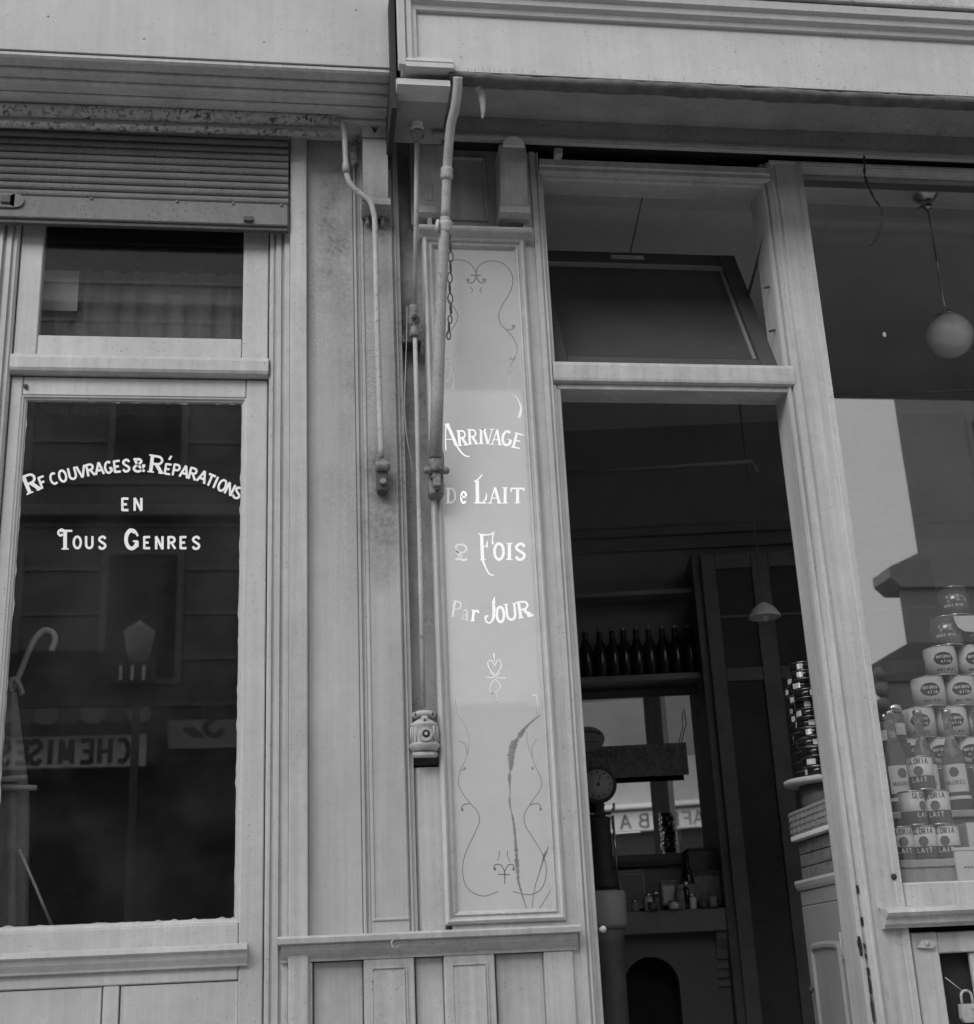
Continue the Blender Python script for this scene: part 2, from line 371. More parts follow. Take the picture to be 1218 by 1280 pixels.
SERIF = {'A': [(.05, 0), (.95, 0)], 'B': [], 'D': [(a_, z_) for a_ in (.1,) for z_ in (0, 1)], 'E': [(.1, 0), (.1, 1)], 'F': [(.1, 0), (.1, 1)], 'H': [(.12, 0), (.88, 0), (.12, 1), (.88, 1)],
         'I': [(.5, 0), (.5, 1)], 'L': [(.12, 0), (.12, 1)], 'N': [(.12, 0), (.12, 1), (.88, 1)], 'P': [(.12, 0), (.12, 1)], 'R': [(.12, 0), (.12, 1), (.9, 0)], 'T': [(.5, 0)],
         'U': [(.12, 1), (.88, 1)], 'V': [(.05, 1), (.95, 1)], 'r': [(.3, 0)], 'J': [(.75, 1)]}
class Ink:
    """ribbons laid on a surface; put(u, v, lift) maps print coordinates to a point"""
    def __init__(s, put): s.bm = bmesh.new(); s.put = put; s.k = 0
    def ribbon(s, pts, w):
        n = len(pts); ws = w if isinstance(w, (list, tuple)) else [w] * n
        lift = 0.0004 + 0.00004 * (s.k % 9); s.k += 1; Lr = []
        for i, p in enumerate(pts):
            a = pts[max(i - 1, 0)]; b = pts[min(i + 1, n - 1)]
            dx, dy = b[0] - a[0], b[1] - a[1]; d = sqrt(dx * dx + dy * dy) or 1e-9
            nx, ny = -dy / d * ws[i] / 2, dx / d * ws[i] / 2
            Lr.append((s.bm.verts.new(s.put(p[0] + nx, p[1] + ny, lift)), s.bm.verts.new(s.put(p[0] - nx, p[1] - ny, lift))))
        for (a, b), (c, d_) in zip(Lr, Lr[1:]):
            try: s.bm.faces.new((a, b, d_, c))
            except ValueError: pass
        return s
    def disc(s, cx, cy, rx, ry, n=20):
        lift = 0.0003 + 0.00004 * (s.k % 9); s.k += 1
        # strips so that a disc follows a curved tin
        m = 8; rows = []
        for j in range(m + 1):
            x = -1 + 2 * j / m; h = sqrt(max(0, 1 - x * x)); rows.append((s.bm.verts.new(s.put(cx + rx * x, cy + ry * h, lift)), s.bm.verts.new(s.put(cx + rx * x, cy - ry * h - 1e-6, lift))))
        for (a, b), (c, d_) in zip(rows, rows[1:]): s.bm.faces.new((a, b, d_, c))
        return s
    def rect(s, u0, u1, v0, v1, n=6):
        lift = 0.00025 + 0.00004 * (s.k % 5); s.k += 1; rows = []
        for j in range(n + 1):
            u = u0 + (u1 - u0) * j / n; rows.append((s.bm.verts.new(s.put(u, v0, lift)), s.bm.verts.new(s.put(u, v1, lift))))
        for (a, b), (c, d_) in zip(rows, rows[1:]): s.bm.faces.new((a, c, d_, b))
        return s
    def glyph(s, c, ox, oy, w, h, rot=0.0, stroke=.2, serif=False, sy=1, flat=1.0):
        """ox, oy: middle of the base line; w, h size; sy = -1 when v grows downwards"""
        cr, sr = cos(RAD(rot)), sin(RAD(rot)); st = stroke * h
        def tr(p):
            x = (p[0] - .5) * w; y = p[1] * h
            return (ox + x * cr - y * sr, oy + sy * (x * sr + y * cr))
        for pts, wt in G(c): s.ribbon([tr(p) for p in pts], st * (wt * (1 - flat) + flat) if not serif else st * wt)
        if serif:
            for p in SERIF.get(c, []):
                hw = st * .95 / w; yy = p[1] + (.025 if p[1] < .5 else -.025)
                s.ribbon([tr((p[0] - hw, yy)), tr((p[0] + hw, yy))], st * .38)
        return s
    def text(s, txt, cx, cy, w, h, gap=.25, **k):
        n = len(txt); tot = n * w + (n - 1) * w * gap; x = cx - tot / 2 + w / 2
        for c in txt:
            if c != ' ': s.glyph(c, x, cy, w * (.5 if c in 'Iil' else 1), h, **k)
            x += w * (1 + gap)
        return s
def plane_put(Y):                                        # print laid out on the sight lines of a flat pane facing the street
    def put(u, v, lift): x, z = W(u, v, Y); return (x, Y - lift, z)
    return put

# ================================================================== SETTING
struct('pavement', box(-14, 16, -3.2, 6, -.3, 0, bev=0), 'pavement')
struct('kerb', box(-14, 16, -3.4, -3.203, -.3, -.002, bev=.01), 'kerb')
struct('road', box(-60, 60, -60, -3.403, -.45, -.14, bev=0), 'road')

# ------------------------------------------------------------------ the repair shop's front (left)
PL, PR = 'paint_left', 'paint_right'
# facia and cornice
fa = thing('shop_fascia', 'pale fascia board with stepped cornice moulding above the repair shop door', 'fascia', (-.8, -.28, 3.5))
YF = -.28
zf0 = W(250, 73, YF)[1]; xr = W(494, 60, YF)[0]
obj('board', box(-2.2, xr, YF, -.02, zf0, zf0 + .62), 'fascia_left', fa)
obj('cap_moulding', MB().prism([(YF - .055, zf0 + .44), (YF - .05, zf0 + .40), (YF - .03, zf0 + .385), (YF - .012, zf0 + .345), (YF - .002, zf0 + .34), (YF - .002, zf0 + .62), (YF - .055, zf0 + .62)], 'x', -2.2, xr), 'fascia', fa)
steps = [(-.275, -.235, .0, .018), (-.233, -.205, .004, .034), (-.203, -.165, .010, .05), (-.163, -.12, .016, .062), (-.118, -.075, .02, .078)]
for y0, y1, d0, d1 in steps:
    obj('moulding', MB().prism([(y0, zf0 - d0 - .003), (y0, zf0 - d1 + .006), (y0 + .006, zf0 - d1), (y1, zf0 - d1 - .002), (y1, zf0 - .003)], 'x', -2.2, xr - .004), 'paint_left', fa)
obj('back_board', box(-2.2, xr - .004, -.073, -.02, zf0 - .08, zf0 - .003), 'paint_left', fa)

nm = 0
for px, py in ((60, 20), (330, 52), (445, 12), (180, 48)):
    q = P3(px, py, YF); obj('nail_head', MB().lathe([(.0, YF - .0018), (.003, YF - .0015), (.0034, YF + .001)], (q.x, 0, q.z), 8, 'y'), 'rust_bar', fa)
# rusty awning bars with the bent arm that folds down the wall
ab = thing('awning_gear', 'rusty awning bars over the shutter with a bent arm folded down the wall', 'awning frame', (.2, -.1, 2.5))
for (py0, py1, rr, yy) in ((137, 150.5, .021, -.112), (154.5, 167, .011, -.10)):
    a = P3(0, py0, yy); b = P3(424 if rr > .015 else 418, py1, yy); a2 = a + (a - b) * 1.6
    obj('bar', MB().tube([a2, a, a * .5 + b * .5, b], rr, 14), 'rust_bar', ab)
pts = [(424, 150, -.112), (430, 160, -.113), (431.5, 185, -.112), (433, 212, -.11), (437, 228, -.105), (449, 241, -.098), (462, 251, -.092), (467, 265, -.088), (469, 285, -.085), (471.5, 400, -.075), (474, 480, -.066), (477, 572, -.055)]
obj('arm', MB().tube([P3(*p) for p in crom(pts, 5)], .0085, 12), 'iron_pale', ab)
obj('joint', MB().tube([P3(432.2, 205, -.112), P3(433, 216, -.111)], .0105, 12), 'iron_paint', ab)
hp = P3(478, 590, -.04)
hg = obj('hinge', MB().box(hp.x - .016, hp.x + .016, -.052, -.016, hp.z - .06, hp.z + .018, .004), 'iron_dark', ab)
obj('knuckle', MB().lathe([(.013, -.02), (.015, -.01), (.015, .01), (.013, .02)], (hp.x, -.055, hp.z + .012), 14, 'x'), 'iron_worn', hg)
obj('bolt', MB().lathe([(.009, -.012), (.009, -.004), (.004, 0)], (hp.x, -.052, hp.z - .035), 8, 'y'), 'iron_worn', hg)

# roller shutter, mostly rolled up
sh = thing('roller_shutter', 'dull ribbed metal roller shutter rolled up over the repair shop door', 'shutter', (-.4, -.045, 3.15))
YS = -.035
zb0, zb1, zt = W(180, 279, YS)[1], W(180, 251, YS)[1], W(180, 160, YS)[1]
xs1 = W(360.5, 250, YS)[0]; ns = 12; hs = (zt + .05 - zb1) / ns
for i in range(ns):
    z0 = zb1 + i * hs; pr = []
    for k in range(7):
        a = -pi / 2 + pi * k / 6; pr.append((YS + .001 - .009 * cos(a) , z0 + hs / 2 + (hs / 2 - .0012) * sin(a)))
    obj('slat', MB().prism(pr + [(YS + .006, z0 + hs - .0012), (YS + .006, z0 + .0012)], 'x', -2.0, xs1), 'shutter', sh)
bb = obj('bottom_board', box(-2.0, xs1, YS - .012, YS + .018, zb0, zb1 - .002, .003), 'shutter', sh)
obj('lip', box(-2.0, xs1, YS - .004, YS + .012, zb0 - .014, zb0 - .001, .002), 'iron_dark', bb)
lx, lz = W(8, 254, YS); 
lt = obj('latch', MB().box(lx - .06, lx + .028, YS - .019, YS - .0125, lz - .024, lz + .024, .002).lathe([(.022, YS - .019), (.022, YS - .0125)], (lx + .03, 0, lz), 16, 'y'), 'shutter', sh)
obj('lock', MB().box(lx - .012, lx + .016, YS - .026, YS - .0195, lz - .012, lz + .012, .002), 'iron_dark', lt)
cx_, cz_ = W(311, 277, YS); obj('catch', MB().box(cx_ - .014, cx_ + .014, YS - .022, YS - .0125, cz_ - .009, cz_ + .007, .002), 'iron_dark', sh)
for px in (115, 222, 292, 352): 
    qx, qz = W(px, 247 + px * .035, YS); obj('rivet', MB().lathe([(.005, YS - .015), (.004, YS - .016), (.0, YS - .017)][::-1], (qx, 0, qz), 8, 'y'), 'shutter', sh)

# door frame
df = thing('door_frame', 'grey painted wooden frame with ribbed jamb round the repair shop door', 'door frame', (-.03, 0, 0))
xa, xb, xc = W(362, 600, -.03)[0], W(384.5, 600, -.03)[0], W(335, 600, .0)[0]
obj('post', box(xa, xb, -.03, .06, 0, 3.47, .003), PL, df)
jam = [(xc, .03), (xc, .012), (xc + .006, .004), (xc + .012, .004), (xc + .014, .010), (xc + .018, .010), (xc + .02, .0), (xc + .034, .0), (xc + .036, .008), (xc + .041, .008), (xc + .044, -.006), (xa - .001, -.006), (xa - .001, .07), (xc, .07)]
obj('jamb', MB().prism(jam, 'z', 0, 3.3), PL, df)
xl = W(7, 520, .0)[0]
jam2 = [(2 * (xl) - (p[0] - xc + xl), p[1]) for p in jam][::-1]
obj('jamb', MB().prism(jam2, 'z', 0, 3.3), PL, df)
zb_a, zb_b = W(170, 466.5, .0)[1], W(170, 444.5, .0)[1]
obj('transom_bar', MB().prism([(.06, zb_a), (.01, zb_a), (-.002, zb_a + .004), (-.006, zb_a + .012), (-.006, zb_b - .012), (.002, zb_b), (.06, zb_b)], 'x', xl + .001, xc - .001), PL, df)
obj('head_board', box(-2.2, .045, .062, .08, 3.3, 3.52), PL, df)

# transom window
tw = thing('transom_window', 'wood framed fanlight with dim half curtain above the repair shop door', 'window', (-.4, .02, 2.75))
YT = .018
x0, x1 = xl + .003, xc - .003; z0, z1 = zb_b + .003, 3.30
gx0, gx1 = W(46, 420, YT + .012)[0] + .004, W(303.5, 400, YT + .012)[0]; gz0 = W(170, 423, YT + .012)[1]
obj('stile', box(x0, gx0, YT, YT + .04, z0, z1, .003), 'paint_door', tw); obj('stile', box(gx1, x1, YT, YT + .04, z0, z1, .003), 'paint_door', tw)
obj('rail', box(gx0 + .001, gx1 - .001, YT + .001, YT + .04, z0, gz0, .003), 'paint_door', tw)
obj('rail', box(gx0 + .001, gx1 - .001, YT + .001, YT + .04, 3.2, z1, .003), 'paint_door', tw)
obj('pane', box(gx0 + .0012, gx1 - .0012, YT + .014, YT + .018, gz0 + .001, 3.199, 0), 'glass', tw)
cz = W(170, 338, .12)[1]
cm = MB(); n = 60
top = []; 
for i in range(n + 1):
    x = gx0 - .02 + (gx1 - gx0 + .04) * i / n; y = .13 + .008 * sin(i * .9) + .005 * sin(i * 2.3)
    top.append((x, y))
bmv = [[cm.bm.verts.new((x, y, z)) for x, y in top] for z in (2.6, cz)]
for i in range(n): f = cm.bm.faces.new((bmv[0][i], bmv[0][i + 1], bmv[1][i + 1], bmv[1][i])); f.smooth = True
single('half_curtain', cm, mat('thin_grey_curtain', .13, .9, .35, 9), 'dim grey half curtain hanging behind the fanlight of the repair shop', 'curtain', (-.4, .13, 2.6))
wx, wz = W(72, 362, .10)
single('paper_notice', MB().box(W(52, 360, .1)[0], W(98, 360, .1)[0], .100, .1015, W(70, 388, .1)[1], W(70, 338, .1)[1], 0), mat('grey_paper', .32, .8, .2, 20), 'small pale paper square in the left corner of the fanlight', 'paper', (wx, .1, wz))

# the door leaf
dl = thing('shop_door', 'pale grey wooden shop door with large lettered pane and panelled foot', 'door', (-.42, .03, 0))
YD = .024; GZ = YD + .016
gx0, gx1 = W(25, 700, GZ)[0], W(298.5, 800, GZ)[0]; gz0 = W(150, 1154, GZ)[1]; gz1 = W(170, 503, GZ)[1]
gx0 = W(34, 503, GZ)[0]
x0, x1 = xl + .003, xc - .003; z1 = zb_a - .004
obj('stile', box(x0, gx0 - .012, YD, YD + .04, .1, z1, .003), 'paint_door', dl); obj('stile', box(gx1 + .012, x1, YD, YD + .04, .1, z1, .003), 'paint_door', dl)
tr_ = obj('rail', box(gx0 - .011, gx1 + .011, YD + .001, YD + .04, gz1 + .012, z1, .003), 'paint_door', dl)
obj('rail', box(gx0 - .011, gx1 + .011, YD + .001, YD + .04, W(150, 1232, YD)[1], gz0 - .012, .003), 'paint_door', dl)
obj('glazing_bead', MB().frame(gx0 - .012, gx1 + .012, gz0 - .012, gz1 + .012, [(0, YD + .003), (.004, YD + .004), (.006, YD + .009), (.010, YD + .010), (.012, YD + .016), (.012, YD + .03), (0, YD + .03)]), 'paint_door', dl)
pane = obj('pane', box(gx0, gx1, GZ, GZ + .004, gz0, gz1, 0), 'glass_door', dl)
# moulded ledge across the door
zl0, zl1 = W(150, 1214, YD - .03)[1], W(150, 1187, YD - .03)[1]; xe = W(309, 1180, YD - .035)[0]
obj('ledge', MB().prism([(YD, zl1 + .004), (YD - .034, zl1), (YD - .036, zl1 - .012), (YD - .026, zl1 - .018), (YD - .022, zl1 - .03), (YD - .012, zl0 + .006), (YD - .010, zl0), (YD, zl0)], 'x', x0 - .02, xe), 'paint_door', dl)
pz = W(150, 1232, YD)[1] - .0005
for (pa, pb) in ((-60, 128), (149, 299)):
    xa_, xb_ = W(pa, 1250, YD)[0], W(pb, 1250, YD)[0]
    obj('panel', MB().prism([(xa_ + .001, YD + .012), (xa_ + .004, YD + .004), (xa_ + .01, YD + .006), (xb_ - .01, YD + .006), (xb_ - .004, YD + .004), (xb_ - .001, YD + .012), (xb_, YD + .03), (xa_, YD + .03)], 'z', .25, pz - .002), 'paint_door', dl)
xm0, xm1 = W(128, 1250, YD)[0], W(149, 1250, YD)[0]
obj('muntin', box(xm0 + .001, xm1 - .001, YD + .001, YD + .04, .25, pz - .001, .002), 'paint_door', dl)
obj('rail', box(gx0 - .011, gx1 + .011, YD + .001, YD + .04, .1, .249, .003), 'paint_door', dl)
nx_, nz_ = W(32.5, 483, YD); obj('nail', MB().lathe([(.0, YD - .008), (.006, YD - .006), (.007, YD - .001)], (nx_, 0, nz_), 10, 'y').box(nx_ - .003, nx_ + .006, YD - .006, YD - .001, nz_ - .008, nz_, .001), 'iron_dark', dl)
# lettering on the pane
S1 = 4.2
def z1p(x, y): return (20 + x / S1, 550 + y / S1)
base = [(45, 296), (75, 281), (160, 246), (230, 226), (300, 208), (420, 183), (560, 168), (640, 166), (730, 172), (850, 190), (950, 215), (1050, 258), (1150, 306), (1200, 332)]
def by(x):
    for (a, b), (c, d) in zip(base, base[1:]):
        if a <= x <= c: return b + (d - b) * (x - a) / (c - a)
for c, x, w, h in [('R', 100, 72, 100), ('F', 152, 38, 62), ('C', 207, 44, 62), ('O', 253, 44, 64), ('U', 303, 44, 64), ('V', 350, 46, 64), ('R', 397, 44, 64), ('A', 441, 48, 64), ('G', 488, 44, 64), ('E', 536, 40, 64), ('S', 580, 44, 66), ('&', 645, 66, 68), ('R', 735, 74, 92), ('E', 795, 38, 58), ('P', 838, 40, 62), ('A', 878, 46, 64), ('R', 922, 44, 64), ('A', 968, 48, 64), ('T', 1008, 40, 64), ('I', 1036, 20, 64), ('O', 1070, 44, 64), ('N', 1110, 44, 64), ('S', 1150, 44, 64)]:
    sl = (by(min(1199, x + 25)) - by(max(46, x - 25))) / 50.0
    p = z1p(x, by(x)); big = h > 80; ink = Ink(plane_put(GZ))
    ink.glyph(c, p[0], p[1], w / S1, h / S1, -math.degrees(math.atan(sl)), stroke=.19 if not big else .2, serif=big, sy=-1, flat=1.0 if not big else 0)
    if x == 795: ink.ribbon([z1p(803, 104), z1p(817, 84)], 11 / S1)
    obj('letter', ink, 'white_paint', pane)
for c, x, y, w, h in [('E', 575, 372, 42, 68), ('N', 641, 372, 46, 68), ('T', 258, 575, 78, 104), ('O', 322, 571, 46, 66), ('U', 385, 571, 44, 66), ('S', 453, 573, 46, 68), ('G', 606, 575, 74, 104), ('E', 689, 572, 40, 66), ('N', 753, 574, 44, 68), ('R', 818, 572, 44, 66), ('E', 880, 572, 40, 66), ('S', 946, 574, 46, 68)]:
    p = z1p(x, y); big = h > 80; ink = Ink(plane_put(GZ))
    ink.glyph(c, p[0], p[1], w / S1, h / S1, 0, stroke=.19, serif=big, sy=-1, flat=1.0 if not big else 0)
    if c == 'T': ink.ribbon([z1p(*q) for q in crom([(262, 486), (240, 470), (222, 486), (232, 502), (246, 494)], 4)], 12 / S1)
    if c == 'G': ink.ribbon([z1p(*q) for q in crom([(640, 505), (622, 476), (596, 472), (575, 500)], 4)], 12 / S1)
    obj('letter', ink, 'white_paint', pane)

rg = MB(); rnd = random.Random(21)
def ragged(p0, p1, inward, n, wmax):
    A = []
    for i in range(n + 1):
        t = i / n; w_ = .001 + wmax * rnd.random() ** 5
        a = (p0[0] + (p1[0] - p0[0]) * t, p0[1] + (p1[1] - p0[1]) * t); A.append((rg.bm.verts.new((a[0], GZ - .0006, a[1])), rg.bm.verts.new((a[0] + inward[0] * w_, GZ - .0006, a[1] + inward[1] * w_))))
    for (a, b), (c, d) in zip(A, A[1:]): rg.bm.faces.new((a, b, d, c))
ragged((gx1, gz0), (gx1, gz1), (-1, 0), 75, .003); ragged((gx0, gz0), (gx0, gz1), (1, 0), 60, .004)
ragged((gx0, gz0), (gx1, gz0), (0, 1), 60, .005); ragged((gx0, gz1), (gx1, gz1), (0, -1), 60, .004)
obj('paint_edge', rg, 'paint_door', pane)
# things leaning behind the door's pane
um = thing('umbrella', 'furled grey umbrella with small curved handle behind the door pane', 'umbrella', (-.83, .16, 1.15))
c0 = P3(14, 866, .16); c1 = P3(20, 1000, .16); c2 = P3(12, 1158, .16)
cb = MB(); prof = []
for i in range(13):
    t = i / 12; p = c0.lerp(c2, t); rr = .012 + .030 * min(1, t * 2.2) - .004 * t
    prof.append([cb.bm.verts.new(p + Vector((rr * (1 + .22 * cos(5 * a)) * cos(a), rr * (1 + .22 * cos(5 * a)) * sin(a), 0))) for a in [2 * pi * k / 20 for k in range(20)]])
for a, b in zip(prof, prof[1:]):
    for k in range(20): f = cb.bm.faces.new((a[k], a[(k + 1) % 20], b[(k + 1) % 20], b[k])); f.smooth = True
obj('canopy', cb, 'cloth_mid', um)
obj('handle', MB().tube([P3(*p) for p in crom([(14, 866, .16), (12, 855, .16), (17, 849, .16), (24, 855, .16), (28, 869, .16)], 4)], .0075, 10), 'wood_pale', um)
single('walking_stick', MB().tube([P3(*p) for p in crom([(-40, 990, .19), (0, 890, .19), (20, 853, .19), (36, 814, .19), (45, 797, .19), (56, 788, .19), (66, 791, .19), (69, 801, .19), (64, 814, .19)], 5)], .0085, 12), 'wood_pale', 'pale cane with hooked handle leaning behind the lettered pane', 'walking stick', tuple(P3(0, 890, .19)))
for (a, b, lab) in (((-40, 978), (34, 972), 'upper of two pale rolled tubes poking in behind the door pane'), ((-40, 984), (46, 985), 'lower of two pale rolled tubes poking in behind the door pane')):
    A = P3(a[0], a[1], .11); B = P3(b[0], b[1], .11)
    single('rolled_tube', MB().tube([A, B], [.010, .007], 12), 'wood_pale', lab, 'tube', tuple(B), group='rolled tubes behind the door pane')
single('thin_rod', MB().tube([P3(24, 1062, .12), P3(45, 1110, .12), P3(70, 1170, .12)], .004, 8), 'wood_pale', 'thin slanting rod at the foot of the door pane', 'rod', tuple(P3(65, 1155, .12)))

# the repair shop's dark room
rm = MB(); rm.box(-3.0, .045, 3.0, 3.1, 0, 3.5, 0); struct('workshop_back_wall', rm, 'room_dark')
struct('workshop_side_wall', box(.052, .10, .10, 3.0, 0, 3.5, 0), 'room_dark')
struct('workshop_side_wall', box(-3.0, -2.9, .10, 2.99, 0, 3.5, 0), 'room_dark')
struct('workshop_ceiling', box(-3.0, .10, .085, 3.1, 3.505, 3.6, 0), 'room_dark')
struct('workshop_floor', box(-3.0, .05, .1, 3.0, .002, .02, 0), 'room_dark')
lw_ = thing('panelled_wall', 'grey wooden wall of the repair shop to the left of the door', 'wall', (-1.5, .0, 0))
obj('board', box(-3.0, xl - .075, .0, .08, 0, 3.52), PL, lw_)

# ------------------------------------------------------------------ the sooty wall between the two shops
sw = thing('panelled_wall', 'sooty grey boarded wall with pilaster strips between the two shop doors', 'wall', (.2, 0, 0))
soot = mat('sooty_grey_paint', .42, .55, .10, 5, speck=.1, streak=.08, speck_col=.04, bump=.08,
           stains=[(.135, 3.12, .085, .34, .95, 0), (.165, 2.75, .05, .60, .55, 0), (.11, 3.05, .14, .50, .35, 150), (.16, 2.75, .09, .55, .32, 320), (.17, 2.3, .12, .40, .3, 150), (.23, 2.28, .07, .22, .65, 0), (.12, 2.3, .10, .3, .3, 0)])
soot2 = mat('sooty_pilaster_paint', .40, .55, .10, 5, speck=.1, streak=.09, speck_col=.04, bump=.08,
            stains=[(.235, 2.72, .06, .35, .4, 260), (.25, 2.30, .08, .30, .95, 0), (.33, 2.6, .07, .7, .7, 0), (.25, 3.1, .08, .3, .7, 0)])
MAT['soot'] = soot; MAT['soot2'] = soot2
xw = W(446, 600, .0)[0]; xp0 = W(455, 700, -.012)[0]; xp1 = W(502, 700, -.012)[0]
ztop = 3.56
zled = W(540, 1165, -.03)[1]
obj('board', box(xb + .001, xw, 0, .08, zled, ztop, .002), 'soot', sw)
obj('moulding', MB().prism([(xw + .001, .03), (xw + .001, -.004), (xw + .004, -.010), (xw + .008, -.010), (xw + .011, -.003), (xw + .014, -.003), (xw + .016, -.012), (xw + .019, -.012), (xw + .019, .05), (xw + .001, .05)], 'z', zled, ztop), 'soot2', sw)
xq = xw + .020
xr0, xr1 = W(512, 760, -.0)[0], W(549, 760, 0)[0]        # recess edges
zpe = W(480, 1152, -.014)[1]
obj('pilaster', MB().prism([(xq, -.014), (xp1 - .004, -.014), (xp1 - .002, -.006), (xp1 + .001, -.006), (xp1 + .003, -.012), (xp1 + .007, -.012), (xp1 + .009, -.004), (xr0 - .001, -.004), (xr0 - .001, .05), (xq, .05)], 'z', zled, ztop), 'soot2', sw)
obj('panel_foot', MB().frame(xq + .002, xp1 - .003, zpe, 3.4, [(0, -.0145), (.003, -.018), (.007, -.018), (.009, -.0145)]), 'soot2', sw)
obj('recess_board', box(xr0, xr1 + .004, .045, .08, zled, ztop, .001), mat('darkened_recess_paint', .36, .6, .14, 6, speck=.5, streak=.1, stains=[(.36, 2.75, .09, .55, .9, 0), (.36, 2.3, .07, .5, .6, 0), (.34, 3.3, .2, .4, .7, 0)]), sw)  # recess carries a darker base tone and broad dark blotches
obj('recess_cheek', box(xr1 + .0045, xr1 + .018, -.012, .08, zled, 3.3, .001), PR, sw)
gzb = W(530, 958, -.02)[1]
obj('recess_infill', MB().prism([(xr0 + .0005, .044), (xr0 + .0005, .012), (xr0 + .012, .0), (xr1 - .012, .0), (xr1 + .003, .012), (xr1 + .003, .044)], 'z', zled, gzb), PL, sw)
# corbels
def corbel(px0, px1, py0, py1, Y0, dep, m, par, notch=False, crown=True):
    xa_, za = W(px0, py1, Y0 - dep * .8); xb_, zb = W(px1, py0, Y0 - dep)
    mb = MB(); zs = za + (zb - za)
    pr = [(Y0, za + .035), (Y0 - dep * .72, za + .036)] + [(Y0 - dep * (.72 + .28 * sin(pi / 2 * q / 8)), za + .036 + (zs - za - .05) * q / 8) for q in range(1, 9)] + [(Y0 - dep + .004, zs), (Y0, zs)]
    mb.prism(pr, 'x', xa_, xb_)
    cb_ = obj('corbel', mb, m, par)
    obj('foot', MB().prism([(Y0, za), (Y0 - dep * .62, za), (Y0 - dep * .80, za + .010), (Y0 - dep * .80, za + .032), (Y0, za + .034)], 'x', xa_ - .004, xb_ + .006), m, cb_)
    k = MB()
    for i in range(3):
        x = xa_ + (xb_ - xa_) * (.2 + .3 * i); k.box(x - .005, x + .005, Y0 - .02, Y0 - .001, za - .028, za - .001, .002)
    obj('drop', k, m, cb_)
    if crown:
        xm = (xa_ + xb_) / 2; rr = (xb_ - xa_) / 2 - .006
        obj('crest', MB().prism([(xm + rr * cos(a), zs + .002 + rr * .85 * sin(a)) for a in [pi * i / 12 for i in range(13)]], 'y', Y0 - dep, Y0 - dep * .45), m, cb_)
    if notch:
        xm = (xa_ + xb_) / 2
        zz = W(470, 150, Y0 - dep)[1]; z2 = W(470, 167, Y0 - dep)[1]
        obj('head_block', MB().prism([(xa_, zs + .003), (xb_, zs + .003), (xb_, zz), (xb_ - .012, zz), (xm, z2), (xa_ + .012, zz), (xa_, zz)], 'y', Y0 - dep * 1.02, Y0), m, cb_)
    return cb_
corbel(454.5, 484.5, 173, 258, -.015, .085, 'soot2', sw, notch=True, crown=False)
# small grimy pulley block between board and corbel
pb = P3(443, 187, -.05)
pk = thing('pulley', 'grimy iron pulley block high up beside the left corbel', 'pulley', tuple(pb))
obj('block', MB().lathe([(.006, -.058), (.011, -.055), (.012, -.042), (.009, -.040), (.013, -.036), (.014, -.012), (.010, -.009), (.010, -.004), (.015, -.001), (.015, .010), (.009, .013), (.012, .018), (.012, .026), (.006, .03)], pb, 14), 'iron_worn', pk)
obj('stem', MB().tube([pb + Vector((.004, 0, .03)), pb + Vector((.006, .0, .075)), pb + Vector((.006, .03, .085))], .008, 10), 'iron_paint', pk)
# ledge and dado shared by the wall
YL = -.062
zl1, zl0 = W(540, 1164, YL)[1], W(540, 1192, YL)[1]; xl0, xl1 = W(347, 1175, YL)[0], W(727, 1160, YL)[0]
lg = thing('wall_ledge', 'moulded grey ledge running along the wall below the glass sign', 'ledge', (.36, 0, 1.0))
obj('shelf', MB().prism([(0.0, zl1 + .004), (YL, zl1), (YL - .002, zl1 - .004), (YL, zl1 - .016), (YL + .012, zl1 - .019), (0, zl1 - .019)], 'x', xl0, xl1), PL, lg)
obj('moulding', MB().prism([(0, zl1 - .02), (YL + .014, zl1 - .02), (YL + .018, zl1 - .032), (YL + .03, zl1 - .042), (YL + .044, zl0 + .002), (YL + .046, zl0 - .006), (0, zl0 - .006)], 'x', xl0 + .008, xl1 - .008), PL, lg)
hx, hz = W(492, 1180, YL); obj('hook', MB().tube([Vector((hx, YL - .004, hz + .010)), Vector((hx - .006, YL - .012, hz + .004)), Vector((hx - .004, YL - .014, hz - .008)), Vector((hx + .008, YL - .012, hz - .010)), Vector((hx + .012, YL - .008, hz - .004))], .0022, 8), 'iron_paint', lg)
dd = thing('dado_panelling', 'grey dado of raised boards and sunk panels below the wall ledge', 'panelling', (.36, 0, 0))
zd = zl0 - .007
def X(px, Y=0.0, py=1230): return W(px, py, Y)[0]
for (pa, pb_, y, nm) in ((361, 391, -.016, 'board'), (392, 454, .006, 'sunk_panel'), (455, 519, -.016, 'pilaster'), (520, 555, .006, 'sunk_panel'), (556, 620, -.016, 'pilaster'), (621, 681, .006, 'sunk_panel'), (682, 719, -.014, 'board')):
    xa_, xb_ = X(pa, y) + .0005, X(pb_, y) - .0005
    o = obj(nm, box(xa_, xb_, y, .06, 0.0, zd, .0025), PL if pa < 520 else PR, dd)
    if nm == 'pilaster':
        w_ = xb_ - xa_; zz = W(490, 1214, y)[1]
        obj('raised_panel', MB().prism([(xa_ + w_ * .17, y - .0005), (xa_ + w_ * .2, y - .007), (xb_ - w_ * .2, y - .007), (xb_ - w_ * .17, y - .0005)], 'z', .3, zz), PL if pa < 520 else PR, o)
        obj('bead', MB().frame(xa_ + w_ * .13, xb_ - w_ * .13, .29, zz + .012, [(0, y - .0005), (.002, y - .004), (.005, y - .004), (.007, y - .0005)]), PL if pa < 520 else PR, o)

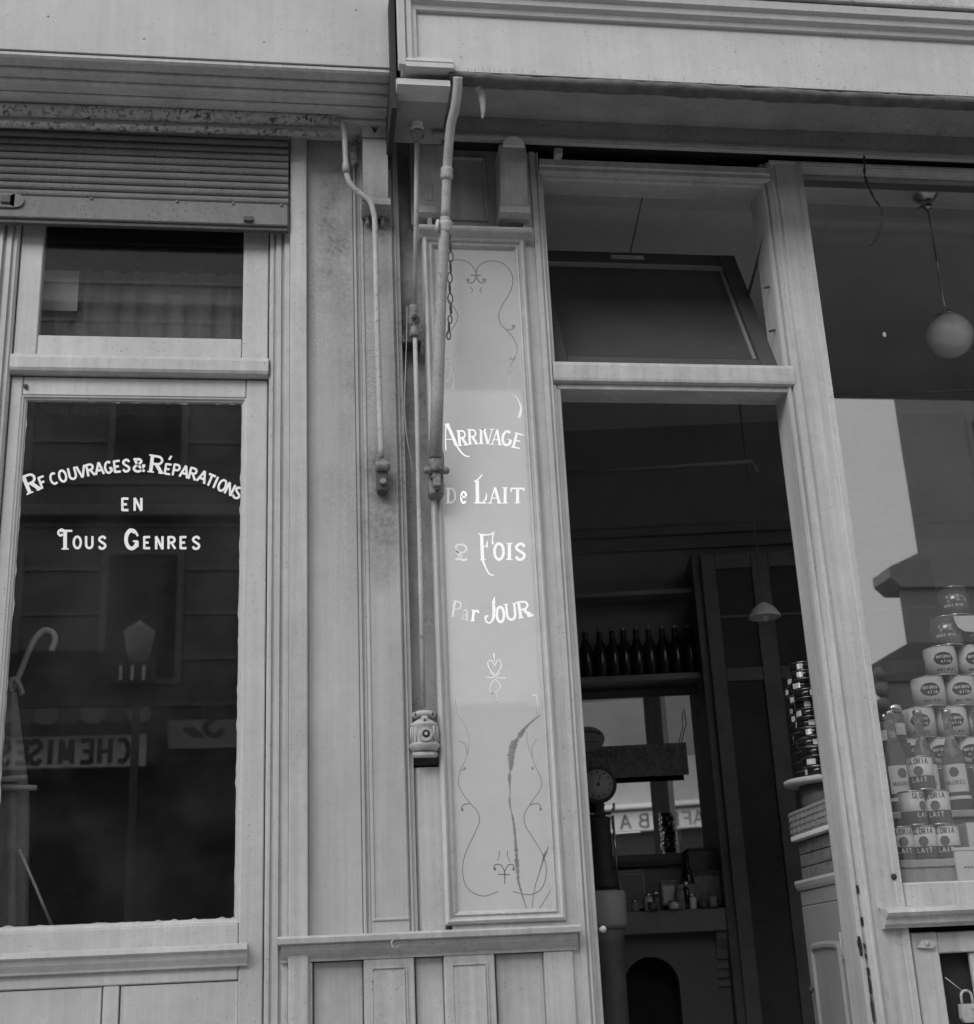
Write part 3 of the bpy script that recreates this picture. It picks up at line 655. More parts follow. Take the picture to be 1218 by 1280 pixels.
# ------------------------------------------------------------------ crank gear of the awning, in the recess
cg = thing('awning_crank', 'painted awning crank rod with cast gearbox in the wall recess', 'awning crank', (W(531, 930, -.01)[0], -.01, 1.5))
obj('rod', MB().tube([P3(521.5, 160, -.19), P3(520.5, 260, -.115), P3(518.5, 388, -.028)], .0072, 12), 'iron_pale', cg, label='upper length of crank rod leaning out to the soffit')
obj('rod', MB().tube([P3(518.5, 412, -.028), P3(521, 500, -.024), P3(523.5, 620, -.02), P3(526.5, 750, -.016), P3(529.5, 884, -.012)], .0066, 12), 'iron_pale', cg, label='lower pale length of crank rod')
p = P3(521.8, 157, -.19); 
obj('cap', MB().lathe([(.012, -.02), (.019, -.016), (.019, -.006), (.015, -.002), (.017, .002), (.017, .04), (.014, .044)], p, 16), 'white_paint', cg)
obj('flange', MB().lathe([(.008, -.05), (.013, -.046), (.022, -.030), (.022, -.024), (.013, -.020)], p, 16), 'iron_worn', cg)
p = P3(517.5, 402, -.028); cpl = obj('coupling', MB().lathe([(.011, -.05), (.014, -.046), (.013, -.03), (.010, -.026), (.012, -.01), (.019, .0), (.019, .014), (.013, .02), (.014, .03), (.014, .05), (.009, .055)], p, 16), 'iron_worn', cg)
obj('pin', MB().lathe([(.0, -.026), (.009, -.024), (.009, .0)], (p.x, p.y, p.z + .005), 12, 'y'), 'iron_dark', cpl)
obj('bracket', MB().box(p.x - .033, p.x + .022, -.018, .044, p.z - .062, p.z - .053, .002).box(p.x - .034, p.x - .026, -.016, .044, p.z - .058, p.z - .035, .002), 'iron_dark', cg)
b = P3(530.5, 922, -.02)
gb = obj('gearbox', MB().lathe([(.030, -.038), (.034, -.036), (.041, -.024), (.041, -.020), (.036, -.016), (.034, .026), (.037, .030), (.037, .034), (.020, .046), (.012, .052)], b, 28), 'iron_pale', cg)
for i in range(9):
    a = -pi + pi * (i + .5) / 9
    if abs(a + pi / 2) < .5: continue
    obj('rib', MB().tube([b + Vector((.036 * cos(a), .036 * sin(a), -.014)), b + Vector((.036 * cos(a), .036 * sin(a), .026))], .003, 6), 'iron_pale', gb)
obj('boss', MB().lathe([(.017, -.046), (.018, -.044), (.018, -.02)], (b.x, b.y + .002, b.z), 20, 'y'), 'iron_pale', gb)
obj('socket', MB().lathe([(.0, -.045), (.0105, -.0462), (.0105, -.04)], (b.x + .001, b.y + .0015, b.z + .003), 16, 'y'), 'dark_gap', gb)
st = obj('strap', MB().tube([b + Vector((-.026, -.004, .058)), b + Vector((-.012, -.018, .061)), b + Vector((.012, -.018, .061)), b + Vector((.026, -.004, .058))], .0085, 10), 'iron_pale', cg)
for s_ in (-1, 1): obj('bolt', MB().lathe([(.0, -.010), (.005, -.009), (.005, .0)], (b.x + s_ * .021, b.y - .010, b.z + .0595), 8, 'y'), 'iron_dark', st)
lu = obj('lug', MB().box(b.x - .010, b.x + .010, b.y - .03, b.y - .01, b.z + .030, b.z + .053, .004), 'iron_pale', cg)
obj('bolt', MB().lathe([(.0, -.006), (.0035, -.005), (.0035, .0)], (b.x, b.y - .03, b.z + .041), 8, 'y'), 'iron_dark', lu)
obj('foot', MB().tube([b + Vector((-.028, -.004, -.046)), b + Vector((-.014, -.02, -.048)), b + Vector((.014, -.02, -.048)), b + Vector((.028, -.004, -.046))], .0085, 10), 'iron_pale', cg)
obj('backing_plate', box(b.x - .0425, b.x + .0425, .0135, .046, b.z - .068, b.z + .072, .002), 'iron_dark', cg)
single('loose_wire', MB().tube([P3(*q) for q in crom([(509, 383, -.03), (508.5, 420, -.028), (506, 500, -.024), (508, 540, -.02), (514, 576, -.01), (516, 590, -.006)], 5)], .0012, 6), 'iron_pale', 'thin pale loose wire hanging left of the crank rod', 'wire', tuple(P3(509, 383, -.03)))

# ------------------------------------------------------------------ the thick folded awning arm
aa = thing('awning_stay', 'thick painted iron awning arm folded up in front of the glass sign', 'awning arm', tuple(P3(546, 590, -.07)))
cen = [(544.5, 572, -.075), (547.5, 480, -.105), (551, 380, -.14), (555, 300, -.17), (557, 272, -.182), (559, 215, -.225), (561, 185, -.26), (564, 155, -.30), (569, 135, -.335), (572, 112, -.37), (572.5, 96, -.39)]
obj('lower_tube', MB().tube([P3(*p) for p in cen[:5]], [.0185, .0178, .0165, .0155, .015], 16), 'iron_paint', aa)
obj('upper_tube', MB().tube([P3(*p) for p in crom(cen[4:], 4)], .0135, 16), 'iron_pale', aa)
for (px, py, y, r) in ((557.5, 283, -.178, .0195), (558.5, 216, -.224, .0185)):
    a = P3(px, py + 8, y + .006); c = P3(px + .5, py - 7, y - .006)
    obj('collar', MB().tube([a, a.lerp(c, .15), a.lerp(c, .4), a.lerp(c, .6), a.lerp(c, .85), c], [r * .85, r, r, r * .92, r, r * .85], 16), 'iron_pale', aa)
e_ = P3(549, 283, -.185); obj('ear', MB().tube([e_ + Vector((-.004, .0, -.02)), e_ + Vector((-.006, -.003, .0)), e_ + Vector((-.002, 0, .02))], .006, 8), 'iron_pale', aa)
p = P3(545.5, 578, -.065)
pv = obj('pivot', MB().lathe([(.020, -.03), (.0225, -.022), (.0225, .02), (.019, .038), (.0165, .046)], p, 18), 'iron_worn', aa)
obj('pin', MB().tube([p + Vector((-.036, 0, -.024)), p + Vector((-.03, 0, -.024)), p + Vector((.03, 0, -.024)), p + Vector((.036, 0, -.024))], [.007, .011, .011, .007], 12), 'iron_worn', pv)
obj('wall_bracket', MB().box(p.x - .022, p.x + .020, -.06, -.012, p.z - .095, p.z - .028, .006).box(p.x - .012, p.x + .012, -.075, -.058, p.z - .075, p.z - .03, .004), 'iron_worn', aa)
for dx, dz in ((-.012, -.045), (.011, -.045), (0, -.08)): obj('bolt', MB().lathe([(.0, -.010), (.007, -.008), (.007, .0)], (p.x + dx, -.060, p.z + dz), 8, 'y'), 'iron_dark', aa)
# chain hung beside the arm
ch = thing('chain', 'short dark iron chain hanging beside the thick awning arm', 'chain', tuple(P3(561, 330, -.10)))
lk = None
for i in range(10):
    py = 308 + i * 13 ; s_ = 1.0 if i < 7 else .8
    if i > 6: py = 308 + 7 * 13 + (i - 7) * 10
    c = P3(563 + .7 * sin(i * 1.3) - .5 * max(0, i - 6), py, -.045)
    pts = []
    for k in range(17):
        a = 2 * pi * k / 16; u = .0072 * cos(a) * s_; v = .0165 * sin(a) * s_
        tw_ = 0 if i % 2 else 1.15
        pts.append(c + Vector((u * cos(tw_), u * sin(tw_), v)))
    obj('link', MB().tube(pts, .0021, 6, cap=False), 'iron_dark', ch)
obj('hook', MB().tube([P3(563, 300, -.045), P3(561, 270, -.06), P3(556, 255, -.03)], .002, 6), 'iron_dark', ch)

# ------------------------------------------------------------------ glass sign
gs = thing('glass_sign', 'tall cracked glass sign panel with gilt lettering in a moulded grey frame', 'sign', (.55, 0, 1.15))
YG = -.004
fx0, fx1 = W(549.5, 930, -.02)[0], W(686.5, 790, -.02)[0]; fz0, fz1 = W(633, 1154, -.02)[1], W(594, 296, -.02)[1]
gx0, gx1 = W(567, 900, YG)[0], W(675, 800, YG)[0]; gz0, gz1 = W(633, 1138, YG)[1], W(606, 311, YG)[1]
fw = .034
obj('frame', MB().frame(fx0, fx1, fz0, fz1, [(0, .03), (0, -.016), (.003, -.022), (.009, -.026), (.014, -.022), (.017, -.014), (.021, -.014), (.024, -.018), (.028, -.016), (.031, -.008), (.034, -.006), (.034, .03)]), PR, gs)
pn = obj('pane', box(fx0 + .033, fx1 - .033, YG, YG + .008, fz0 + .033, fz1 - .033, 0), 'sign_back', gs)
obj('backing', box(fx0 + .002, fx1 - .002, .031, .05, fz0, fz1, 0), PR, gs)
obj('surround', box(xr1 + .0185, fx1, -.012, .03, zled, fz0 - .0006, .001), PR, gs)
zc0, zc1 = W(600, 295, -.045)[1], W(600, 282, -.045)[1]
obj('cap', MB().prism([(.0, zc0), (-.022, zc0 + .003), (-.03, zc0 + .012), (-.046, zc0 + .018), (-.05, zc0 + .024), (-.05, zc1 - .004), (-.04, zc1), (0, zc1 + .004)], 'x', fx0 - .012, fx1 + .018), PR, gs)
def zz(ox, oy, s): return lambda x, y: (ox + x / s, oy + y / s)
za, zb_, zc, zd_ = zz(540, 500, 8.536), zz(540, 640, 8.0), zz(540, 300, 6.4), zz(550, 800, 3.553)
put = plane_put(YG)
class Letters:
    def __init__(s): s.inks = []
    def start(s): s.inks.append(Ink(put)); return s
    def glyph(s, *a, **k): s.start(); s.inks[-1].glyph(*a, **k)
    def ribbon(s, *a): s.inks[-1].ribbon(*a)
I1, I2, I3 = Letters(), Letters(), Letters()
def gl(ik, f, s, c, x, y, w, h, rot=0, st=.17): 
    p = f(x, y); ik.glyph(c, p[0], p[1], w / s, h / s, rot, stroke=st, serif=True, sy=-1)
def rb(ik, f, s, pts, w, sm=True):
    q = crom(pts, 5) if sm and len(pts) > 2 else pts
    ik.ribbon([f(*p[:2]) for p in q], [p[2] / s for p in q] if len(q[0]) > 2 else w / s)
sa = 8.536
I1.start(); rb(I1, za, sa, [(165, 262), (215, 370), (262, 488)], 34); rb(I1, za, sa, [(262, 480, 22), (300, 540, 18), (350, 592, 16), (402, 604, 16)], 16)
rb(I1, za, sa, [(138, 262), (190, 256)], 16); rb(I1, za, sa, [(152, 265), (146, 400), (150, 540)], 12); rb(I1, za, sa, [(150, 420), (225, 420)], 10)
for c, x, y, w, h, r in [('R', 335, 488, 92, 168, 6), ('R', 442, 474, 92, 164, 3), ('I', 526, 470, 45, 160, 0), ('V', 600, 472, 98, 162, 0), ('A', 684, 480, 96, 164, -4), ('G', 790, 490, 112, 165, -6), ('E', 903, 520, 96, 168, -14)]: gl(I1, za, sa, c, x, y, w, h, r, .17)
gl(I3, za, sa, 'D', 212, 1105, 100, 168); gl(I2, za, sa, 'e', 340, 1105, 76, 130, 0, .2)
I1.start(); rb(I1, za, sa, [(484, 860), (488, 1100)], 38); rb(I1, za, sa, [(450, 868), (490, 850), (540, 795)], 14); rb(I1, za, sa, [(455, 1098), (580, 1098)], 16); rb(I1, za, sa, [(540, 1092, 8), (575, 1060, 20), (585, 990, 8)], 12)
gl(I1, za, sa, 'A', 672, 1105, 112, 172); gl(I1, za, sa, 'I', 782, 1105, 56, 172, 0, .18); gl(I1, za, sa, 'T', 915, 1103, 146, 168, 0, .2)
rb(I1, za, sa, [(842, 945), (846, 985)], 16); rb(I1, za, sa, [(982, 945), (986, 975)], 16)
sb = 8.0
gl(I3, zb_, sb, '2', 292, 488, 140, 166, 0, .17)
I1.start(); rb(I1, zb_, sb, [(497, 220), (508, 480)], 34); rb(I1, zb_, sb, [(505, 475, 26), (540, 560, 18), (575, 620, 14), (620, 634, 14)], 14)
rb(I1, zb_, sb, [(458, 212, 6), (490, 228, 16), (580, 226, 14), (628, 196, 10)], 14); rb(I1, zb_, sb, [(618, 210, 14), (606, 270, 14), (610, 328, 20)], 14); rb(I1, zb_, sb, [(505, 348), (560, 340)], 12); rb(I1, zb_, sb, [(560, 290, 8), (550, 330, 18), (562, 362, 8)], 12); rb(I1, zb_, sb, [(484, 480), (540, 476)], 12)
gl(I1, zb_, sb, 'O', 672, 482, 112, 172, 0, .17); gl(I1, zb_, sb, 'I', 776, 480, 60, 168, 0, .2); gl(I1, zb_, sb, 'S', 885, 482, 118, 170, 0, .17)
gl(I3, zb_, sb, 'P', 242, 1055, 92, 168, -8, .15); gl(I3, zb_, sb, 'a', 330, 1085, 74, 112, -6, .18); gl(I2, zb_, sb, 'r', 425, 1095, 88, 112, -6, .22)
I1.start(); rb(I1, zb_, sb, [(632, 848, 6), (618, 900, 26), (622, 1020, 34), (605, 1085, 24), (570, 1112, 16), (538, 1085, 18), (542, 1045, 24), (568, 1048, 16)], 24); rb(I1, zb_, sb, [(598, 905), (640, 900)], 12)
gl(I1, zb_, sb, 'O', 690, 1108, 90, 165, 3, .17); gl(I1, zb_, sb, 'U', 800, 1086, 108, 172, 6, .15); gl(I1, zb_, sb, 'R', 938, 1056, 120, 170, 10, .18); rb(I1, zb_, sb, [(965, 1000, 22), (1000, 1030, 14), (1032, 1026, 10)], 14)
for LL, mm, lb_ in ((I1, 'gilt', None), (I2, 'gilt_worn', 'worn letter half gone'), (I3, 'gilt_faint', 'faded letter almost gone')):
    for ik in LL.inks: obj('letter', ik, mm, pn, label=lb_)
class Scrolls(Letters):
    def ribbon(s, *a): s.start(); s.inks[-1].ribbon(*a)
    def disc(s, *a): s.start(); s.inks[-1].disc(*a)
class Crack(Scrolls):
    def ribbon(s, pts, w):
        q = []; rn_ = random.Random(len(pts)); W_ = []
        for (a, b), wa, wb in zip(zip(pts, pts[1:]), w, w[1:]):
            n = max(1, int(sqrt((a[0] - b[0]) ** 2 + (a[1] - b[1]) ** 2) / 1.2))
            for k in range(n):
                t = k / n; ww = wa + (wb - wa) * t
                q.append((a[0] + (b[0] - a[0]) * t + rn_.uniform(-.12, .12) * (1 + ww * .35), a[1] + (b[1] - a[1]) * t)); W_.append(ww * rn_.uniform(.55, 1.25))
        s.start(); s.inks[-1].ribbon(q, W_)
O = Scrolls(); sc = 6.4
LW = 9
rb(O, zc, sc, [(355, 262), (370, 215), (420, 178), (500, 166), (580, 195), (635, 260), (648, 340), (620, 430), (570, 510), (538, 590), (545, 660), (590, 715), (650, 780), (682, 860), (668, 935), (630, 1000), (611, 1080), (620, 1185)], LW)
rb(O, zc, sc, [(355, 262), (320, 200), (270, 168), (210, 158), (150, 164), (105, 190), (75, 250), (70, 340), (100, 430), (150, 500), (195, 570), (203, 630), (170, 700), (110, 770), (60, 830), (50, 880), (80, 930), (130, 975), (165, 1050), (178, 1130), (160, 1215)], LW)
rb(O, zc, sc, [(312, 283), (392, 283)], 12); rb(O, zc, sc, [(355, 262), (356, 295), (385, 338), (420, 340), (432, 318), (412, 306)], 11); rb(O, zc, sc, [(356, 295), (330, 338), (298, 342), (280, 322), (298, 308)], 11)
for cx, cy in ((415, 318), (290, 320), (652, 690), (628, 948), (135, 942)): q = zc(cx, cy); O.disc(q[0], q[1], 13 / sc, 14 / sc)
rb(O, zc, sc, [(310, 375), (326, 400), (314, 424)], 8); rb(O, zc, sc, [(402, 375), (386, 400), (396, 424)], 8)
rb(O, zc, sc, [(590, 715), (630, 718), (662, 700), (656, 676)], 10); rb(O, zc, sc, [(668, 935), (650, 955), (622, 948)], 9)
rb(O, zc, sc, [(634, 1000), (638, 1060), (660, 1112)], 8); rb(O, zc, sc, [(145, 1020), (150, 1080), (120, 1135)], 10)
rb(O, zc, sc, [(648, 1240, 6), (680, 1262, 14), (700, 1300, 12), (714, 1340, 18), (702, 1410, 20), (686, 1410, 14)], 14)
se = 3.553
rb(O, zd_, se, [(240, 58, 6), (243, 98, 2)], 4)
for pts in ([(244, 118), (228, 90), (213, 102), (222, 130), (246, 158)], [(244, 118), (258, 88), (272, 102), (268, 130), (246, 158)], [(204, 166), (246, 168), (292, 170)], [(222, 142), (246, 168), (226, 198), (222, 236)], [(272, 144), (246, 168), (268, 200), (262, 222), (228, 240)], [(224, 240), (250, 238), (252, 276)], [(244, 276), (262, 274)]): rb(O, zd_, se, pts, 3.4)
rb(O, zd_, se, [(414, 246), (428, 248), (433, 280), (430, 330)], 5); q = zd_(418, 246); O.disc(q[0], q[1], 6 / se, 5 / se)
rb(O, zd_, se, [(68, 265), (80, 330), (115, 385), (130, 450), (115, 530), (88, 590), (85, 650), (125, 715), (165, 760), (175, 810), (145, 880), (110, 960), (102, 1040), (125, 1105), (190, 1138), (260, 1118)], 3.4)
rb(O, zd_, se, [(120, 505), (113, 465), (88, 448)], 4.6); rb(O, zd_, se, [(96, 578), (112, 574), (116, 562)], 4.6); rb(O, zd_, se, [(132, 728), (105, 732), (96, 752)], 4.6)
rb(O, zd_, se, [(388, 405), (390, 460), (420, 550), (450, 620), (448, 660), (405, 725), (378, 770), (378, 820), (420, 890), (460, 960), (473, 1030), (455, 1100), (400, 1132), (325, 1118)], 3.4)
rb(O, zd_, se, [(430, 438), (408, 480), (414, 522)], 4.6); rb(O, zd_, se, [(402, 732), (440, 728), (450, 752)], 4.6)
rb(O, zd_, se, [(288, 1085), (287, 1030), (270, 1000), (244, 1000), (240, 1020)], 4.6); rb(O, zd_, se, [(287, 1030), (305, 1000), (326, 1000), (330, 1018)], 4.6); rb(O, zd_, se, [(256, 1041), (312, 1043)], 4.6)
rb(O, zd_, se, [(262, 935), (264, 955), (256, 982)], 3); rb(O, zd_, se, [(302, 935), (300, 955), (310, 985)], 3)
for cx, cy in ((100, 755), (245, 1018), (328, 1018), (448, 752), (412, 570), (112, 572)): q = zd_(cx, cy); O.disc(q[0], q[1], 6 / se, 7 / se)
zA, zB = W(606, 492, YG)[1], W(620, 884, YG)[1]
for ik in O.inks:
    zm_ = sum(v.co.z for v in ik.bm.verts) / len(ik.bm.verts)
    obj('scroll', ik, 'gilt' if zB < zm_ < zA else 'gilt_scroll', pn)  # brighter gilt inside the reflected sky band: reflection put into the colour
K = Crack()
rb(K, zd_, se, [(466, 320, 4), (430, 345, 5), (388, 382, 12), (362, 415, 22), (345, 440, 14), (325, 468, 34), (318, 510, 30), (316, 560, 20), (313, 585, 6), (309, 612, 17), (311, 640, 8), (312, 680, 3), (310, 728, 9), (318, 760, 4), (330, 830, 12), (337, 900, 10), (340, 960, 17), (345, 1020, 15), (350, 1075, 11), (365, 1130, 6), (390, 1206, 6)], 8)
rb(K, zd_, se, [(497, 888, 4), (475, 935, 8), (462, 968, 10), (440, 1040, 4), (420, 1110, 4), (408, 1206, 3)], 4); rb(K, zd_, se, [(513, 1076, 5), (470, 1150, 3), (435, 1204, 7)], 4)
for ik in K.inks: obj('crack', ik, 'crack', pn)

# corbels and boards above the sign
uw = thing('panelled_wall', 'shaded grey boarding with a sunk panel and corbels above the glass sign', 'wall', (.55, 0, 3.2))
zbt = 3.62
obj('board', box(xr1 + .019, .765, .045, .09, zc1 + .005, zbt, .002), PR, uw)
px0, px1, pz0, pz1 = W(562, 268, .0)[0], W(612, 268, .0)[0], W(590, 268, 0)[1], W(590, 186, 0)[1]
obj('sunk_panel', MB().frame(px0 - .02, px1 + .004, pz0, pz1, [(0, .0448), (.003, .036), (.008, .035), (.011, .043), (.012, .0448)]), PR, uw)
corbel(524, 556, 178, 268, .0445, .09, PR, uw, crown=True)
corbel(627.5, 657.5, 181, 268, .0445, .12, PR, uw, crown=False)
obj('side_strip', box(xr0 + .04, xr1 + .0035, .02, .044, 3.2, zbt, .002), PR, uw)
obj('hasp', MB().box(W(536, 240, -.04)[0] - .012, W(536, 240, -.04)[0] + .012, -.062, -.052, W(536, 240, -.04)[1] - .04, W(536, 240, -.04)[1] + .02, .003), 'iron_paint', uw)

# ------------------------------------------------------------------ the dairy's fascia, soffit, rolled awning (right)
YR = -.36; YBM = -.172
fr = thing('shop_fascia', 'broad pale fascia with moulded frame and deep soffit above the dairy', 'fascia', (1.4, YR, 3.45))
x0 = W(497.5, 50, YR - .02)[0]; zht = W(1110, 206, -.01)[1]; zfb = W(1000, 111, YR)[1]; zft = W(1000, 35, YR - .01)[1]
obj('board', box(x0 + .012, 4.0, YR, -.02, zfb, zft + .12, .003), 'fascia', fr)
obj('top_moulding', MB().prism([(YR, zft - .012), (YR - .012, zft - .010), (YR - .016, zft + .004), (YR - .03, zft + .012), (YR - .034, zft + .03), (YR - .046, zft + .036), (YR - .05, zft + .058), (YR - .046, zft + .064), (YR, zft + .064)], 'x', x0 + .04, 4.0), 'fascia', fr)
obj('top_shelf', box(x0 - .01, 4.0, YR - .058, -.02, zft + .066, zft + .08, .003), 'iron_paint', fr)
obj('side_moulding', MB().prism([(x0 + .06, YR - .001), (x0 + .055, YR - .012), (x0 + .045, YR - .014), (x0 + .04, YR - .024), (x0 + .028, YR - .026), (x0 + .024, YR - .018), (x0 + .020, YR - .03), (x0 + .002, YR - .034), (x0, YR - .03), (x0, YR - .001)], 'z', zfb - .005, zft + .065), 'fascia', fr)
obj('bottom_moulding', MB().prism([(YR, zfb + .042), (YR - .010, zfb + .038), (YR - .014, zfb + .028), (YR - .026, zfb + .022), (YR - .028, zfb + .012), (YR - .02, zfb + .008), (YR - .034, zfb + .003), (YR - .034, zfb - .012), (YR, zfb - .012)], 'x', x0 + .02, W(568, 100, YR - .03)[0]), 'fascia', fr)
obj('bottom_fillet', box(W(568, 100, YR - .03)[0] + .001, 4.0, YR - .006, YR - .0005, zfb - .002, zfb + .014, .002), 'fascia', fr)
# end block under the left end of the fascia
xe0, xe1 = W(500, 125, YR + .05)[0], W(560, 118, YR + .05)[0]
obj('end_block', MB().prism([(YR + .026, zfb - .013), (YR + .026, zfb - .034), (YR - .010, zfb - .037), (YR - .012, zfb - .058), (YR + .062, zfb - .060), (YR + .062, zfb - .013)], 'x', xe0 - .012, xe1), 'fascia', fr)
obj('end_soffit', MB().prism([(YR + .0625, zfb - .013), (YR + .0625, zfb - .059), (-.09, zfb - .059), (-.09, zfb - .013)], 'x', xe0 - .012, xe1), 'soffit', fr)  # block's underside split off in darker paint to deepen its shade
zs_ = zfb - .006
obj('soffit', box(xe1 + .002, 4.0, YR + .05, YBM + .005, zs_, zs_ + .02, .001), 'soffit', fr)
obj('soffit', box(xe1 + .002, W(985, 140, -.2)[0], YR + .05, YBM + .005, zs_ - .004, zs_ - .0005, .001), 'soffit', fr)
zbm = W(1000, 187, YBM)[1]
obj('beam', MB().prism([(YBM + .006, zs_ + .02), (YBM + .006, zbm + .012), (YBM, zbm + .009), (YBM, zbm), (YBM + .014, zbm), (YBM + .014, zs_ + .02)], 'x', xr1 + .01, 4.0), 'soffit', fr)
cq = W(642.5, 181.5, YBM - .012); cr_ = W(656, 181.5, YBM - .012)[0] - cq[0]
obj('crest', MB().prism([(cq[0] + cr_ * cos(a), cq[1] + cr_ * .95 * sin(a)) for a in [pi * i / 14 for i in range(15)]], 'y', YBM - .014, YBM - .0005), PR, fr)
obj('slot', box(.77, 4.0, .125, .14, zht + .004, 3.75, .001), 'dark_gap', fr)  # near-black boards: the slot's shade is put in their colour
obj('slot_roof', box(xr1 + .02, 4.0, YBM + .0145, .13, zs_ + .0205, zs_ + .04, .001), 'dark_gap', fr)
obj('fixing_block', box(W(699, 189, -.08)[0] - .012, W(699, 189, -.08)[0] + .012, -.08, -.05, W(699, 193, -.08)[1], W(699, 184, -.08)[1], .003), 'iron_pale', fr)
# near-black end face: shadow between the two fascias put in its colour
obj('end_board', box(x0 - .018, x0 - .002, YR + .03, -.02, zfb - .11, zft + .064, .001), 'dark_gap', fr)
# rolled awning cloth
aw = thing('rolled_awning', 'sooty rolled awning cloth tucked under the dairy fascia edge', 'awning', (1.4, YR, 3.42))
cm = MB(); rings = []; xa_ = W(563, 98, YR - .03)[0]
n = 170; rnd = random.Random(3)
for i in range(n + 1):
    x = xa_ + (4.0 - xa_) * i / n
    sag = .0012 * sin(x * 7) + rnd.uniform(-.001, .001); rr = .0165 + .0012 * sin(x * 23) + rnd.uniform(-.0015, .0015)
    if x < xa_ + .14: sag += .010 * (1 - (x - xa_) / .14)
    rings.append([cm.bm.verts.new((x, YR + .006 + 1.5 * rr * cos(2 * pi * k / 10), zfb - .021 + sag + rr * sin(2 * pi * k / 10) * .95)) for k in range(10)])
for a, b_ in zip(rings, rings[1:]):
    for k in range(10): f = cm.bm.faces.new((a[k], a[(k + 1) % 10], b_[(k + 1) % 10], b_[k])); f.smooth = True
cm.bm.faces.new(rings[0][::-1]); cm.bm.faces.new(rings[-1])
obj('cloth', cm, 'cloth_dark', aw)
fm = MB()
for i in range(150):
    x = xa_ + rnd.random() ** 1.6 * (4 - xa_) * .9; z = zfb - .006 + rnd.uniform(-.004, .004); l = rnd.uniform(.006, .018)
    y = YR - .018 + rnd.uniform(-.006, .004); d = rnd.uniform(-.004, .004)
    fm.poly([(x - .0006, y, z), (x + .0006, y, z), (x + d, y - .002, z + l)])
fr_ = obj('frayed_threads', fm, 'cloth_dark', aw); fr_['kind'] = 'stuff'
# pale worn hook under the soffit
tk = [(598, 108, -.33), (601, 114, -.325), (603, 124, -.32), (604, 138, -.315), (603, 148, -.31)]
single('awning_hook', MB().tube([P3(*q) for q in crom(tk, 4)], [.017, .0165, .016, .015, .0145, .014, .013, .012, .011, .010, .009, .008, .008, .006, .005, .004, .003][:len(crom(tk, 4))], 10), 'iron_pale', 'pale tapering iron peg hanging under the dairy soffit', 'hook', tuple(P3(600, 120, -.325)))
# dangling wire
single('dangling_wire', MB().tube([P3(*q) for q in crom([(1080, 186, -.13), (1081, 205, -.13), (1082, 222, -.13), (1092, 246, -.13), (1102, 262, -.13), (1101, 285, -.13), (1096, 298, -.13), (1088, 306, -.13), (1094, 296, -.127), (1097, 287, -.127)], 5)], [.0036 + .0014 * sin(q * 1.9) for q in range(46)], 7), 'dark_gap', 'twisted dark wire dangling from the beam over the display window', 'wire', tuple(P3(1080, 186, -.13)))

# plaster wall above everything
ub = thing('building_wall', 'stained plaster wall of the house above the shop fascias', 'wall', (0, 0, 3.9))
obj('plaster', box(-6, 8, -.0195, .3, zft + .082, 9.0, 0), 'plaster', ub)
obj('plaster', box(x0 + .1, 8, -.30, -.02, zft + .0815, 8.9, 0), 'plaster', ub)

# ------------------------------------------------------------------ dairy door frame and posts
rf = thing('door_frame', 'pale grey wooden frame round the open dairy doorway and its fanlight', 'door frame', (1.15, 0, 0))
cx0, cx1 = W(672, 600, -.0)[0] , W(702, 478, -.0)[0]
xd0, xd1 = W(702.7, 485, 0)[0], W(1016, 700, 0)[0]
zdo = W(840, 486, .0)[1]; ztb0, ztb1 = W(840, 478.5, -.006)[1], W(840, 453.5, -.006)[1]
obj('casing', MB().prism([(fx1 + .0006, -.006), (.735, -.004), (.737, -.012), (.752, -.012), (.754, -.004), (.757, -.004), (.759, -.009), (.764, -.009), (.766, 0.0), (.7665, .10), (fx1 + .0006, .10)], 'z', 0, zht - .006), PR, rf)
obj('jamb', MB().prism([(.767, .006), (.776, .006), (.778, .014), (.789, .014), (xd0, .02), (xd0, .12), (.767, .12)], 'z', 0, zdo + .01), PR, rf)
obj('jamb', MB().prism([(.767, .004), (.777, .004), (.777, .10), (.767, .10)], 'z', ztb1 + .001, 3.42), PR, rf)
obj('stop', box(xd0 - .004, xd0 + .004, .06, .12, 0, zdo, .001), PR, rf)
xpo = W(988.4, 475.6, 0)[0]
obj('transom_bar', MB().prism([(.10, ztb0), (.004, ztb0), (-.004, ztb0 + .004), (-.006, ztb0 + .012), (-.006, ztb1 - .012), (.0, ztb1), (.10, ztb1)], 'x', .7675, xpo + .012), PR, rf)
obj('door_head', box(xd0 - .012, xd1 + .012, .012, .11, zdo, ztb0 - .0005, .002), PR, rf)
zh0, zh1 = W(820, 226, 0)[1], W(820, 204, 0)[1]
zhd = W(820, 204, -.014)[1] - zh0
obj('head', MB().prism([(.10, zh0), (.02, zh0), (.012, zh0 + .08 * zhd), (.010, zh0 + .2 * zhd), (.0, zh0 + .23 * zhd), (-.006, zh0 + .34 * zhd), (-.006, zh0 + .58 * zhd), (-.014, zh0 + .63 * zhd), (-.014, zh0 + zhd), (.10, zh0 + zhd)], 'x', .767, 1.52), PR, rf)
q = P3(753, 1162, .0); obj('stop_knob', MB().lathe([(.0, -.022), (.007, -.020), (.009, -.012), (.006, -.004), (.006, .02)], (q.x, 0, q.z), 14, 'y'), PR, rf)
